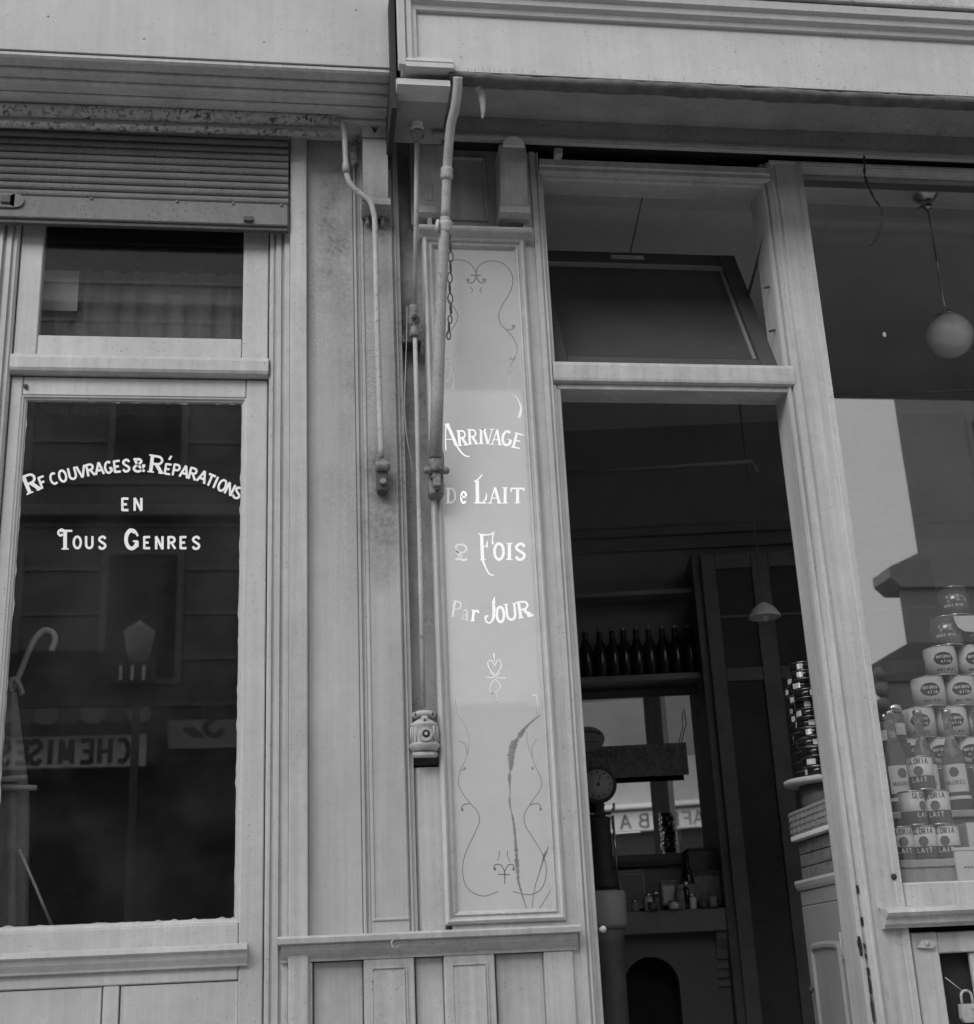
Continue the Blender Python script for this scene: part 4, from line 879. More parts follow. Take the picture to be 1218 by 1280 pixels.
# the post between door and display window
po = thing('window_post', 'scuffed pale grey wooden post between dairy doorway and display window', 'post', (1.57, 0, 0))
pmat = mat('scuffed_grey_paint', .46, .55, .12, 5, speck=.12, streak=.15, bump=.35, wear=.18)
pA = W(985, 500, 0)[0]; pB = W(1051, 557, -.004)[0]
obj('shaft', MB().prism([(1.493, .016), (1.497, .006), (1.503, .006), (1.505, .012), (1.509, .012), (1.511, .0), (1.523, .0), (1.526, -.005), (1.532, -.005), (1.534, .001), (1.540, .001), (1.543, -.006), (pB - .022, -.006), (pB - .019, -.010), (pB - .002, -.010), (pB, -.006), (pB, .06), (1.60, .12), (1.493, .12)], 'z', 0, zht - .004), pmat, po)
hx, hz = W(1118, 1096, -.010); obj('keyhole', MB().lathe([(.0, -.0112), (.0075, -.0118), (.0085, -.009)], (hx, 0, hz), 12, 'y'), 'dark_gap', po)
chp = MB(); rnd = random.Random(5)
for (px, py, w, h) in ((1071, 1112, 3, 9), (1077, 1152, 2.5, 12), (1079.5, 1183, 2, 6), (1075, 1183, 3, 22), (1084, 1215, 4, 9), (1086, 1232, 2.5, 18), (1089, 1262, 3, 26), (1081, 1195, 2.5, 6)):
    c = P3(px, py, .0045); s_ = .00225
    pts = []
    for k in range(9):
        a = 2 * pi * k / 9; r_ = rnd.uniform(.75, 1.2); pts.append((c.x + .003 + w * .62 * s_ * .5 * cos(a) * r_, c.z + h * s_ * .5 * sin(a) * r_))
    chp.prism(pts, 'y', .0005 if px < 1083 else -.0012, .02)
o = obj('paint_chips', chp, 'dark_gap', po); o['kind'] = 'stuff'
# hopper window, hinged at its foot and tilted inwards
hw = thing('hopper_window', 'dark fanlight sash hinged at its foot and tilted into the dairy', 'window', (1.13, .05, ztb1 + .01))
tilt = None
hz0 = ztb1 + .012; hy0 = .055; hh = zh0 - hz0 - .01
best = 1e9
for i in range(10, 700):
    a = i / 1000.0; q = Vector((1.492, hy0 + hh * sin(a), hz0 + hh * cos(a))) - CAM
    py = 640 + FPX * q.dot(R1) / q.dot(R2)
    if abs(py - 320) < best: best = abs(py - 320); tilt = a
def HS(x, s, t): return Vector((x, hy0 + s * sin(tilt) + t * cos(tilt), hz0 + s * cos(tilt) - t * sin(tilt)))
def hbar(xa, xb, s0, s1, t0, t1):
    m = MB(); t = bmesh.new(); bmesh.ops.create_cube(t, size=1)
    for v in t.verts: v.co = HS((xa + xb) / 2 + v.co.x * (xb - xa), (s0 + s1) / 2 + v.co.y * (s1 - s0), (t0 + t1) / 2 + v.co.z * (t1 - t0))
    bmesh.ops.bevel(t, geom=t.edges[:], offset=.002, segments=1, affect='EDGES'); m.merge(t); return m
hx0, hx1 = .779, 1.492; fwid = .052
hm = mat('dim_sash_paint', .07, .5, .12, 6)  # near-black base carries the shade of a sash facing down and in
obj('stile', hbar(hx0, hx0 + fwid, 0, hh, 0, .035), hm, hw); obj('stile', hbar(hx1 - fwid, hx1, 0, hh, 0, .035), hm, hw)
obj('rail', hbar(hx0 + fwid + .001, hx1 - fwid - .001, 0, fwid, .001, .035), hm, hw)
tr2 = obj('rail', hbar(hx0 + fwid + .001, hx1 - fwid - .001, hh - fwid, hh, .001, .035), hm, hw)
obj('bead', hbar(hx0 + fwid + .001, hx1 - fwid - .001, hh - fwid - .016, hh - fwid - .001, .008, .03), 'cabinet', hw)
obj('bead', hbar(hx1 - fwid - .014, hx1 - fwid - .002, fwid + .001, hh - fwid - .018, .012, .03), 'shelf_in', hw)
obj('plate', hbar(1.06, 1.17, hh - .036, hh - .020, -.0015, .0), PR, tr2)
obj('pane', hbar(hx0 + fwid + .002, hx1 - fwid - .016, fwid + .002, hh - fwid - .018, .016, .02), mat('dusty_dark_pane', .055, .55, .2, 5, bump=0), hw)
cs = HS(1.13, hh, .01)
single('hanging_cord', MB().tube([cs, P3(806, 234, .06)], .0022, 6), 'iron_dark', 'dark cord running up from the tilted fanlight sash', 'cord', tuple(cs))
ca = P3(957, 290, .04); cbb = HS(1.485, hh * .62, .02)
cc = thing('sash_chain', 'dark stay chain at the right edge of the tilted fanlight', 'chain', tuple(ca))
obj('strand', MB().tube([ca, cbb], .0048, 6), 'iron_dark', cc); obj('strand', MB().tube([ca, P3(966, 340, .05), P3(972, 385, .06)], .0034, 6), 'iron_dark', cc)
q = P3(967, 358, .05); obj('catch', MB().tube([q + Vector((-.03, 0, -.006)), q + Vector((.01, 0, .004))], .004, 6), 'iron_dark', cc); obj('catch', MB().tube([P3(962, 414, .05), P3(975, 411, .05)], .0045, 6), 'iron_dark', cc)

# ------------------------------------------------------------------ display window
dw = thing('display_window', 'large shop window of the dairy with grey sill and head', 'window', (2.2, 0, 1.1))
YW = .03
zw0 = W(1170, 1103, YW)[1]; zw1 = W(1110, 222, YW)[1]
obj('pane', box(pB - .03, 4.0, YW, YW + .005, zw0, zw1, 0), 'glass', dw)
zhw = zht - zw1
obj('head', MB().prism([(.06, zw1), (.02, zw1), (.012, zw1 + .08 * zhw), (.008, zw1 + .24 * zhw), (.0, zw1 + .27 * zhw), (-.004, zw1 + .42 * zhw), (-.004, zw1 + .6 * zhw), (-.010, zw1 + .63 * zhw), (-.010, zw1 + zhw), (.06, zw1 + zhw)], 'x', 1.521, 4.0), PR, dw)
zsA = W(1170, 1136, -.02)[1]; zsB = W(1170, 1131, -.06)[1]
xsl = W(1109, 1138, -.06)[0]
obj('bottom_rail', box(pB + .001, 4.0, -.004, .06, zsA, zw0, .004), pmat, dw)
zz0 = W(1170, 1137, -.06)[1]; zz1 = W(1170, 1158, -.045)[1]
obj('sill', MB().prism([(-.005, zz0 + .012), (-.06, zz0 + .006), (-.064, zz0 - .004), (-.058, zz0 - .012), (-.046, zz0 - .018), (-.042, zz0 - .032), (-.03, zz1 + .004), (-.03, zz1), (-.011, zz1), (-.011, zz0 + .012)], 'x', xsl, 4.0), pmat, dw)
# hatch under the window
ht = thing('hatch_door', 'pale scuffed wooden hatch frame with turn button under the display window', 'hatch', (1.9, 0, .3))
YH = .006
hx0, hz1 = W(1138.5, 1166, YH)[0], W(1180, 1164.5, YH)[1]; hix, hiz = W(1176, 1200, YH)[0], W(1195, 1191, YH)[1]
obj('stile', box(hx0, hix, YH, .04, .15, hz1, .003), pmat, ht)
obj('rail', box(hix + .001, 3.0, YH + .001, .04, hiz, hz1 - .001, .003), pmat, ht)
ix, iz = W(1210.5, 1200, .03)[0], 0
obj('muntin', box(ix, ix + .03, .016, .03, .15, hiz - .001, .002), PR, ht)
obj('dark_back', box(pB + .001, 3.2, .05, .09, .0, zz1 + .02, 0), 'dark_gap', ht)
tb = P3(1158, 1180, YH - .006)
obj('turn_button', MB().prism([(tb.x - .026, tb.z - .008), (tb.x - .012, tb.z + .010), (tb.x + .014, tb.z + .010), (tb.x + .026, tb.z - .002), (tb.x + .014, tb.z - .012)], 'y', YH - .011, YH - .001).lathe([(.0, YH - .016), (.006, YH - .0145), (.006, YH - .011)], (tb.x, 0, tb.z), 10, 'y'), pmat, ht)
pk_ = P3(1211, 1262, -.0)
pl = thing('padlock', 'small pale padlock hanging on a wire inside the hatch opening', 'padlock', tuple(pk_))
obj('body', MB().prism([(pk_.x - .022, pk_.z + .014), (pk_.x - .024, pk_.z - .02), (pk_.x - .016, pk_.z - .032), (pk_.x + .016, pk_.z - .032), (pk_.x + .024, pk_.z - .02), (pk_.x + .022, pk_.z + .014)], 'y', -.008, .010), 'iron_pale', pl)
obj('shackle', MB().tube([Vector((pk_.x - .015, .0, pk_.z + .012))] + [Vector((pk_.x + .015 * cos(a), 0, pk_.z + .032 + .015 * sin(a))) for a in [pi - pi * i / 10 for i in range(11)]] + [Vector((pk_.x + .015, .0, pk_.z + .012))], .0035, 8), 'iron_pale', pl)
obj('wire', MB().tube([P3(1182, 1222, .0), P3(1205, 1240, .0)], .0012, 6), 'iron_pale', pl)

# ------------------------------------------------------------------ inside the dairy
NB = 2.62                                                # distance of the back wall along the room's own axis
ZC = 3.60
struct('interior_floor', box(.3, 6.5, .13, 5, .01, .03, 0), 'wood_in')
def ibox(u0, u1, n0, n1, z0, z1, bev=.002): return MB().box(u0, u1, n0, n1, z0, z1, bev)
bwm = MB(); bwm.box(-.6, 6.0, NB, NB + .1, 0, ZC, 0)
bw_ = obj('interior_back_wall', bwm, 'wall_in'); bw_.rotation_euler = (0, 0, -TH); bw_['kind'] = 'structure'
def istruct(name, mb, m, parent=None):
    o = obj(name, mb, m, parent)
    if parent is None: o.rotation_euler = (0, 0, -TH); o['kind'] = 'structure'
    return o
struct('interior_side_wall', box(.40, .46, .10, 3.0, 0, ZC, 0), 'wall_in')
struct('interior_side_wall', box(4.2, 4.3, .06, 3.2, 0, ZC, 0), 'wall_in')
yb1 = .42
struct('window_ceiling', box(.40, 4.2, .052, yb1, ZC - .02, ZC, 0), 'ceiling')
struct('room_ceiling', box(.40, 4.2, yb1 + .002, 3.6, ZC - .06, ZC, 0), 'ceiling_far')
# mouldings and shelves on the back wall
u0, z = IB(700, 672, NB); u1 = IB(1120, 655, NB)[0]
istruct('picture_rail', ibox(-.2, 5.5, NB - .03, NB - .001, z - .02, z + .02), 'shelf_in')
istruct('picture_rail', ibox(-.2, 5.5, NB - .018, NB - .001, z - .09, z - .07), 'shelf_in')
def ithing(name, label, cat, base, group=None): return thing(name, label, cat, base, -TH, group)
ua, zt_ = IB(715, 742, NB - .18); ub_ = IB(878, 733, NB - .18)[0]
t = ithing('wall_shelf', 'dim empty shelf high on the back wall above the bottles', 'shelf', (ua, NB, zt_))
obj('board', ibox(ua - .5, ub_, NB - .18, NB - .001, zt_ - .022, zt_), 'shelf_in', t); obj('bracket', ibox(ub_ - .04, ub_ - .02, NB - .15, NB - .002, zt_ - .13, zt_ - .023), 'shelf_in', t)
ua, zt2 = IB(727, 848, NB - .2); ub2 = IB(888, 838, NB - .2)[0]
zt2 = (zt2 + IB(888, 838, NB - .2)[1]) / 2
t = ithing('wall_shelf', 'dark shelf carrying a row of bottles above the mirror', 'shelf', (ua, NB, zt2))
obj('board', ibox(ua - .5, ub2, NB - .2, NB - .001, zt2 - .028, zt2), 'shelf_in', t); obj('bracket', ibox(ub2 - .05, ub2 - .03, NB - .16, NB - .002, zt2 - .15, zt2 - .029), 'shelf_in', t)
# ten dark bottles
ords = ['first', 'second', 'third', 'fourth', 'fifth', 'sixth', 'seventh', 'eighth', 'ninth', 'tenth', 'eleventh', 'twelfth']
prof_b = [(.030, 0), (.033, .006), (.033, .125), (.028, .15), (.015, .175), (.0125, .205), (.0135, .207), (.0135, .218), (.012, .222)]
first = None
bx = [734, 752, 768, 782, 798, 814, 831, 847, 864, 879]
for i, px in enumerate(bx):
    u, _ = IB(px, 830, NB - .12); lab = ords[i] + ' dark bottle from the left on the high back shelf'
    if first is None:
        first = ithing('bottle', lab, 'bottle', (u, NB - .12, zt2 + .001), 'dark bottles on the back shelf')
        obj('body', MB().lathe(prof_b, (u, NB - .12, zt2 + .001), 20), 'bottle_dark', first)
        obj('stopper', MB().lathe([(.0125, .2225), (.013, .226), (.013, .236), (.006, .24)], (u, NB - .12, zt2 + .001), 14), 'cap', first)
        ftree = tree(first)
    else:
        dup(first, UU * u + UN * (NB - .12) + Vector((0, 0, zt2 + .001)), random.uniform(0, 6), lab, children=ftree)
# glazed cupboard on the right of the back wall
uc0 = IB(886, 900, NB - .3)[0]; uc1 = IB(1110, 900, NB - .3)[0] + .3; zc_top = IB(960, 700, NB - .3)[1]; zc_mid = IB(960, 838, NB - .3)[1]
cu = ithing('cupboard', 'tall dark glazed cupboard against the back wall beside the bottles', 'cupboard', (uc0, NB - .3, 0))
NC = NB - .3
obj('carcass', ibox(uc0, uc1, NC + .03, NB - .002, .02, zc_top + .05), 'wood_in', cu)
stl = []
for (pa, pb_) in ((886, 904), (950, 972)): stl.append((IB(pa, 800, NC)[0], IB(pb_, 800, NC)[0]))
ucE = uc1
for a, b_ in stl: obj('stile', ibox(a, b_, NC, NC + .028, .04, zc_top + .04), 'wood_in', cu)
for k in range(2):
    a = stl[k][1] + .001; b_ = stl[k + 1][0] - .001 if k + 1 < len(stl) else ucE
    for (z0_, z1_) in ((zc_top - .03, zc_top + .04), (zc_mid - .04, zc_mid + .02), (.04, .3)): obj('rail', ibox(a, b_, NC + .001, NC + .028, z0_, z1_), 'wood_in', cu)
    for (z0_, z1_) in ((.301, zc_mid - .041), (zc_mid + .021, zc_top - .031)): obj('pane', ibox(a + .001, b_ - .001, NC + .012, NC + .016, z0_, z1_, 0), 'cupboard_pane', cu)
    zb = (zc_mid + zc_top) / 2; obj('glazing_bar', ibox(a, b_, NC + .006, NC + .011, zb - .006, zb + .006), 'wood_in', cu)
# pipe under the ceiling
a_ = IB(690, 594, 1.6); b_ = IB(940, 577, 1.6)
t = single('ceiling_pipe', MB().tube([Vector((a_[0] - .4, 1.6, a_[1])), Vector((b_[0], 1.6, b_[1])), Vector((b_[0] + .02, 1.62, b_[1] - .04))], .010, 10), 'shelf_in', 'thin dim pipe running below the ceiling inside the dairy', 'pipe', (b_[0], 1.6, b_[1]), -TH)
# pendant lamp
u, z = IB(956, 770, 1.7); zt3 = ZC - .06
t = ithing('pendant_lamp', 'small pale glass pendant lamp hanging on a long cord deep inside', 'lamp', (u, 1.7, z))
obj('shade', MB().lathe([(.012, .055), (.02, .05), (.045, .03), (.062, .004), (.064, -.006), (.06, -.008), (.042, .024), (.010, .046)], (u, 1.7, z), 22), 'opal', t)
obj('bulb', MB().lathe([(.0, -.024), (.014, -.018), (.018, -.004), (.012, .014), (.009, .02)], (u, 1.7, z), 14), 'opal', t)
obj('cord', MB().tube([Vector((u, 1.7, z + .05)), Vector((u - .004, 1.7, zt3))], .003, 6), 'wood_in', t)
# mirror over the mantelpiece
mu0, mz0 = IB(728, 1072, NB - .03); mu1, mz1 = IB(880, 868, NB - .03); mu0 -= .35
mr = ithing('mirror', 'large wall mirror over the mantelpiece reflecting the street', 'mirror', ((mu0 + mu1) / 2, NB, mz0))
obj('silvered_glass', ibox(mu0, mu1, NB - .03, NB - .026, mz0, mz1, 0), 'mirror', mr)
obj('frame', MB().frame(mu0 - .05, mu1 + .05, mz0 - .05, mz1 + .05, [(0, NB - .004), (0, NB - .04), (.02, NB - .05), (.04, NB - .042), (.05, NB - .034), (.05, NB - .004)]), 'wood_in', mr)
def icard(name, pxa, pya, pxb, pyb, n, m, label, cat, th=.006):
    a = IB(pxa, pyb, n); c = IB(pxb, pya, n)
    t = ithing(name, label, cat, ((a[0] + c[0]) / 2, n, a[1]))
    obj('board', ibox(a[0], c[0], n, n + th, a[1], c[1], .001), m, t)
    return t, a, c
t, a, c = icard('placard', 700, 928, 858, 976, NB - .12, 'crate', 'dark placard with dim lettering hung in front of the mirror', 'placard')
def iput(n):
    def put(u, v, lift): return (u, n - lift, v)
    return put
ik = Ink(iput(NB - .12)); hgt = c[1] - a[1]
ik.text('VENTE DE LAIT', a[0] + .62 * (c[0] - a[0]), c[1] - hgt * .32, .026, hgt * .18, stroke=.18, flat=1.0)
obj('lettering', ik, 'ink', t)
obj('cord', MB().tube([Vector((c[0] - .02, NB - .115, c[1])), Vector((c[0] + .012, NB - .10, c[1] + .09)), Vector((c[0] + .012, NB - .06, c[1] + .16))], .002, 6), 'iron_dark', t)
ou, oz = IB(735, 924, NB - .14)
ov = ithing('oval_sign', 'pale oval card sign beside the door jamb in front of the mirror', 'sign', (ou, NB - .14, oz))
ro, rz = .075, .056
obj('card', MB().prism([(ou + ro * cos(a), oz + rz * sin(a)) for a in [2 * pi * i / 32 for i in range(32)]], 'y', NB - .14, NB - .136), mat('grey_card', .26, .7, .1, 10), ov)
ik = Ink(iput(NB - .14)); ik.ribbon([(ou - .06 + .12 * i / 8, oz + .022 + .012 * sin(pi * i / 8)) for i in range(9)], .010); ik.ribbon([(ou - .03, oz - .01), (ou + .04, oz - .014)], .004)
obj('lettering', ik, 'ink', ov)
# dial scale
NS = 2.2
du, dz = IB(748, 981, NS)
sc_ = ithing('dial_scale', 'round faced dial scale on a dark column by the door jamb', 'scale', (du, NS, dz - .4))
rd = .074
obj('case', MB().lathe([(.0, NS + .06), (rd, NS + .05), (rd + .004, NS + .0), (rd - .004, NS - .006), (rd - .012, NS - .004)][::-1], (du, 0, dz), 28, 'y'), 'iron_dark', sc_)
fc = obj('dial', MB().lathe([(.0, NS - .0080), (rd - .012, NS - .0075), (rd - .012, NS + .01)], (du, 0, dz), 28, 'y'), mat('grey_dial', .42, .5, .1, 12), sc_)
ik = Ink(iput(NS - .0084))
for k in range(12):
    a = 2 * pi * k / 12; ik.ribbon([(du + .046 * sin(a), dz + .046 * cos(a)), (du + .055 * sin(a), dz + .055 * cos(a))], .006)
ik.disc(du, dz, .008, .008); ik.ribbon([(du, dz), (du + .012, dz + .04)], .004)
obj('marking', ik, 'ink', fc)
obj('neck', MB().lathe([(.02, -.13), (.028, -.12), (.016, -.11), (.016, -.09), (.026, -.08)], (du, NS + .02, dz), 16), 'iron_dark', sc_)
arm = MB()
for s_ in (-1, 1): arm.tube([Vector((du, NS + .02, dz - .115)), Vector((du + s_ * .04, NS + .01, dz - .12)), Vector((du + s_ * .058, NS, dz - .10)), Vector((du + s_ * .06, NS, dz - .08))], .006, 8)
obj('arm', arm, 'tin_metal', sc_)
obj('column', MB().lathe([(.05, -.42), (.06, -.41), (.05, -.39), (.04, -.37), (.04, -.15), (.045, -.14), (.03, -.13)], (du, NS + .02, dz), 20), 'iron_dark', sc_)
obj('guide_rod', MB().tube([Vector((du + .052, NS, dz - .39)), Vector((du + .052, NS, dz - .13))], .005, 8), 'tin_metal', sc_)
# mantelpiece and fireplace
fu0 = IB(700, 1150, NB - .25)[0]; fu1 = IB(925, 1150, NB - .25)[0]; fz1 = IB(850, 1137, NB - .25)[1]; fz0 = IB(850, 1166, NB - .25)[1]
fp = ithing('fireplace', 'grey mantelpiece and fireplace with arched dark opening inside the dairy', 'fireplace', ((fu0 + fu1) / 2, NB, 0))
obj('mantel_shelf', ibox(fu0 - .5, fu1, NB - .25, NB - .003, fz0, fz1, .004), 'shelf_in', fp)
au, az = IB(816, 1240, NB - .18); ar = .115; zarch = IB(816, 1196, NB - .18)[1] - ar
sur = MB(); oo = [(fu0 - .45, .03), (au - ar, .03)] + [(au + ar * cos(a), zarch + ar * sin(a)) for a in [pi - pi * i / 14 for i in range(15)]] + [(au + ar, .03), (fu1 - .03, .03), (fu1 - .03, fz0 - .001), (fu0 - .45, fz0 - .001)]
sur.prism(oo, 'y', NB - .18, NB - .05)
obj('surround', sur, mat('fireplace_stone', .17, .6, .1, 6), fp)
obj('firebox', ibox(au - ar - .02, au + ar + .02, NB - .049, NB - .003, .03, zarch + ar + .02), 'dark_gap', fp)
cr = obj('corbel', MB().prism([(NB - .181, fz0 - .001), (NB - .235, fz0 - .001), (NB - .225, fz0 - .03), (NB - .2, fz0 - .07), (NB - .19, fz0 - .11), (NB - .181, fz0 - .115)], 'x', fu1 - .10, fu1 - .035), 'shelf_in', fp)
for k in range(3): obj('band', ibox(fu1 - .105, fu1 - .032, NB - .19, NB - .181, fz0 - .15 - k * .035, fz0 - .13 - k * .035), 'shelf_in', fp)
# goods on the mantel shelf
def ibx(name, px0, px1, py0, py1, n, dep, m, label, cat, band=None):
    a = IB(px0, py1, n); c = IB(px1, py0, n)
    t = ithing(name, label, cat, ((a[0] + c[0]) / 2, n, a[1]))
    z0 = max(a[1], fz1 + .0005) if name != 'x' else a[1]
    obj('body', ibox(a[0], c[0], n, n + dep, z0, c[1], .003), m, t)
    obj('lid', ibox(a[0] - .003, c[0] + .003, n - .003, n + dep + .003, c[1] + .0005, c[1] + .010, .002), m, t)
    if band: obj('label', ibox(a[0] + .01, c[0] - .01, n - .0012, n - .0002, z0 + .012, c[1] - .012, 0), band, t)
    return t
NM = NB - .21
ibx('carton', 776, 806, 1090, 1137, NM, .09, 'card', 'grey carton on the mantel shelf left of the white card', 'carton', 'ink_mid')
ibx('carton', 742, 772, 1094, 1137, NM + .02, .09, 'crate', 'dark carton at the left end of the mantel shelf', 'carton', 'card')
ibx('carton', 828, 848, 1103, 1133, NM, .05, 'card', 'small pale upright carton in the middle of the mantel shelf', 'carton', 'paper')
ibx('carton', 868, 905, 1091, 1130, NM + .03, .09, 'crate', 'printed dark carton at the right end of the mantel shelf', 'carton', 'card')
rnd = random.Random(11)
jl = None; jk = 0
for px, hgt in ((812, .07), (821, .075), (852, .10), (860, .11), (866, .06), (786, .045), (794, .045)):
    u, _ = IB(px, 1134, NM - .02); jk += 1
    lab = ords[jk - 1] + ' small jar in the jumble of goods along the mantel shelf'
    t = ithing('jar', lab, 'jar', (u, NM - .02, fz1 + .0005), 'small jars on the mantel shelf')
    r = .016 + rnd.random() * .006
    obj('body', MB().lathe([(r * .9, 0), (r, .004), (r, hgt * .7), (r * .7, hgt * .82)], (u, NM - .02, fz1 + .0005), 14), ('bottle_dark', 'paper', 'tin_mid', 'card')[jk % 4], t)
    obj('lid', MB().lathe([(r * .75, hgt * .825), (r * .8, hgt * .83), (r * .8, hgt), (r * .7, hgt * 1.02)], (u, NM - .02, fz1 + .0005), 14), 'tin_metal' if jk % 3 else 'card', t)
for i, (px, dn, h_, r_, mm) in enumerate(((770, .05, .06, .02, 'tin_mid'), (779, -.03, .035, .016, 'card'), (804, .04, .09, .022, 'wood_in'), (816, -.05, .03, .02, 'tin_mid'), (836, .05, .095, .018, 'bottle_dark'), (843, -.05, .03, .022, 'paper'), (880, -.03, .035, .02, 'tin_mid'), (892, -.04, .05, .018, 'card'), (900, -.03, .03, .015, 'bottle_dark'))):
    u, _ = IB(px, 1134, NM + dn); p_ = (u, NM + dn, fz1 + .0008)
    t = ithing('small_tin', ords[i] + ' squat tin from the left among the mantel goods', 'tin', p_, 'squat tins on the mantel shelf')
    obj('body', MB().lathe([(r_, .002), (r_, h_ - .002)], p_, 14), mm, t); obj('lid', MB().lathe([(r_ + .001, h_ - .0019), (r_ + .001, h_ + .004), (r_ - .003, h_ + .005)], p_, 14), 'tin_rim_dull', t)
# tall dark bottle of the jumble
u, z = IB(857, 1062, NM - .01)
t = ithing('bottle', 'tall dark bottle with banded label among the goods on the mantel', 'bottle', (u, NM - .01, fz1))
obj('body', MB().lathe([(.022, .0005), (.024, .006), (.024, .13), (.018, .155), (.010, .175), (.010, .21), (.012, .212), (.012, .225)], (u, NM - .01, fz1), 16), 'bottle_dark', t)
obj('label', MB().lathe([(.0245, .03), (.0247, .031), (.0247, .10), (.0245, .101)], (u, NM - .01, fz1), 16), 'card', t)
# dark box standing behind on the mantel
a = IB(862, 1094, NB - .1); c = IB(910, 1062, NB - .1)
t = ithing('box', 'dark plain box standing below the right side of the mirror', 'box', (a[0], NB - .1, a[1]))
obj('body', ibox(a[0], c[0], NB - .115, NB - .055, fz1 + .001, c[1], .003), 'wood_in', t); obj('lid', ibox(a[0] - .004, c[0] + .004, NB - .119, NB - .0535, c[1] + .001, c[1] + .012, .003), 'wood_in', t)
# white bin at the door jamb (left) on a dark stand
a = IB(738, 1162, 1.5); c = IB(785, 1112, 1.5)
t = ithing('white_tub', 'pale rounded tub on a dark stand by the left door jamb', 'tub', ((a[0] + c[0]) / 2, 1.5, a[1] - .5))
um_ = (a[0] + c[0]) / 2; rr = (c[0] - a[0]) / 2 * .96
obj('tub', MB().lathe([(rr * .9, a[1]), (rr, a[1] + .02), (rr, c[1] - .015), (rr * .92, c[1])], (um_, 1.5 + rr, 0), 24), mat('tub_enamel', .36, .4, .06, 8), t)
obj('stand', MB().lathe([(rr * 1.1, .03), (rr * 1.1, .06), (rr * .7, .12), (rr * .7, a[1] - .05), (rr * .85, a[1] - .001)], (um_, 1.5 + rr, 0), 24), 'wood_in', t)
# wall panelling hints
istruct('wainscot', ibox(-.4, fu0 - .46, NB - .02, NB - .001, .03, 1.2), 'wood_in')

# ------------------------------------------------------------------ cabinet inside the doorway, its door facing the opening
RC = -RAD(2.5); CN = Vector((-cos(RC), -sin(RC), 0))       # the cabinet front looks to the left
CU = Vector((-sin(RC), cos(RC), 0)) * 1.0                  # runs into the room
CP = Vector((1.508, .135, 0))                                # near corner of the front
def CB(px, py, off=0.0):                                   # point on the cabinet's front plane (off = set back from it)
    d = ray(px, py); q = CP - CN * off; t = (q - CAM).dot(CN) / d.dot(CN); p = CAM + d * t
    return (p - CP).dot(CU), p.z
# local frame of the cabinet: x = into the room along CU, y = away from the opening (-CN), turned by rot
rotc = atan2(CU.y, CU.x)
def cthing(name, label, cat, s, z, dep=.2, group=None):
    p = CP + CU * s - CN * dep
    o = bpy.data.objects.new(name, None); COL.objects.link(o); o.location = (p.x, p.y, z); o.rotation_euler = (0, 0, rotc); o.empty_display_size = .1
    o['label'] = label; o['category'] = cat
    if group: o['group'] = group
    CUR[o.name] = Vector((s, -dep, z)); return o
# in that frame (x along CU, y = CN direction is +y?): y axis = CU rotated by +90 deg = CN
s1, zct = CB(994, 1103); zc_a = CB(1062, 1086)[1]; zct = (zct + zc_a) / 2; s1 = CB(1000, 1120)[0]
cab = cthing('cabinet', 'painted cabinet with arched door panel just inside the dairy doorway', 'cabinet', s1 / 2, 0, .2)
obj('carcass', ibox(0, s1, -.15, -.0255, .03, zct - .03), 'cabinet_dark', cab)
obj('top', MB().prism([(-.15, zct), (.008, zct), (.010, zct - .008), (.006, zct - .02), (.001, zct - .029), (-.15, zct - .029)], 'x', -.004, s1 + .008), 'cabinet_top', cab)
obj('frieze', ibox(.0, s1, -.0245, -.003, zct - .074, zct - .0295, .002), 'cabinet', cab)
dh = zct - .075
dr = obj('door', MB().box(.0, s1, -.0245, -.002, .06, dh, .003), 'cabinet', cab)
pa0, pa1 = .05, s1 - .045; pz1 = dh - .085
ap = [(pa0, .2)] + [(pa1, .2), (pa1, pz1 - .03)] + [((pa0 + pa1) / 2 + (pa1 - pa0) / 2 * cos(pi * i / 12), pz1 - .03 + .012 * sin(pi * i / 12) ** .6) for i in range(1, 12)] + [(pa0, pz1 - .03)]
rim = MB(); n = len(ap); V1 = []
for (d, y) in ((0, -.0015), (.008, .006), (.016, .006), (.024, -.0015)):
    cxm, czm = (pa0 + pa1) / 2, (.2 + pz1) / 2
    ring = []
    for x_, z_ in ap:
        ring.append(rim.bm.verts.new((x_ + (d if x_ < cxm - .001 else -d if x_ > cxm + .001 else 0), y, z_ + (d if z_ < czm else -d))))
    V1.append(ring)
for A, B in zip(V1, V1[1:]):
    for i in range(n): rim.bm.faces.new((A[i], A[(i + 1) % n], B[(i + 1) % n], B[i]))
obj('panel_moulding', rim, 'cabinet', dr)
for z_ in (dh - .12, .5): obj('hinge', MB().box(.012, .028, -.006, .004, z_ - .035, z_ + .035, .002).tube([Vector((.029, .003, z_ - .035)), Vector((.029, .003, z_ + .035))], .004, 8), 'iron_pale', dr)
obj('knob', MB().lathe([(.004, -.002), (.004, .008), (.011, .012), (.011, .018), (.0, .022)], (s1 - .05, 0, CB(1016, 1237)[1]), 14, 'y'), 'iron_dark', dr)
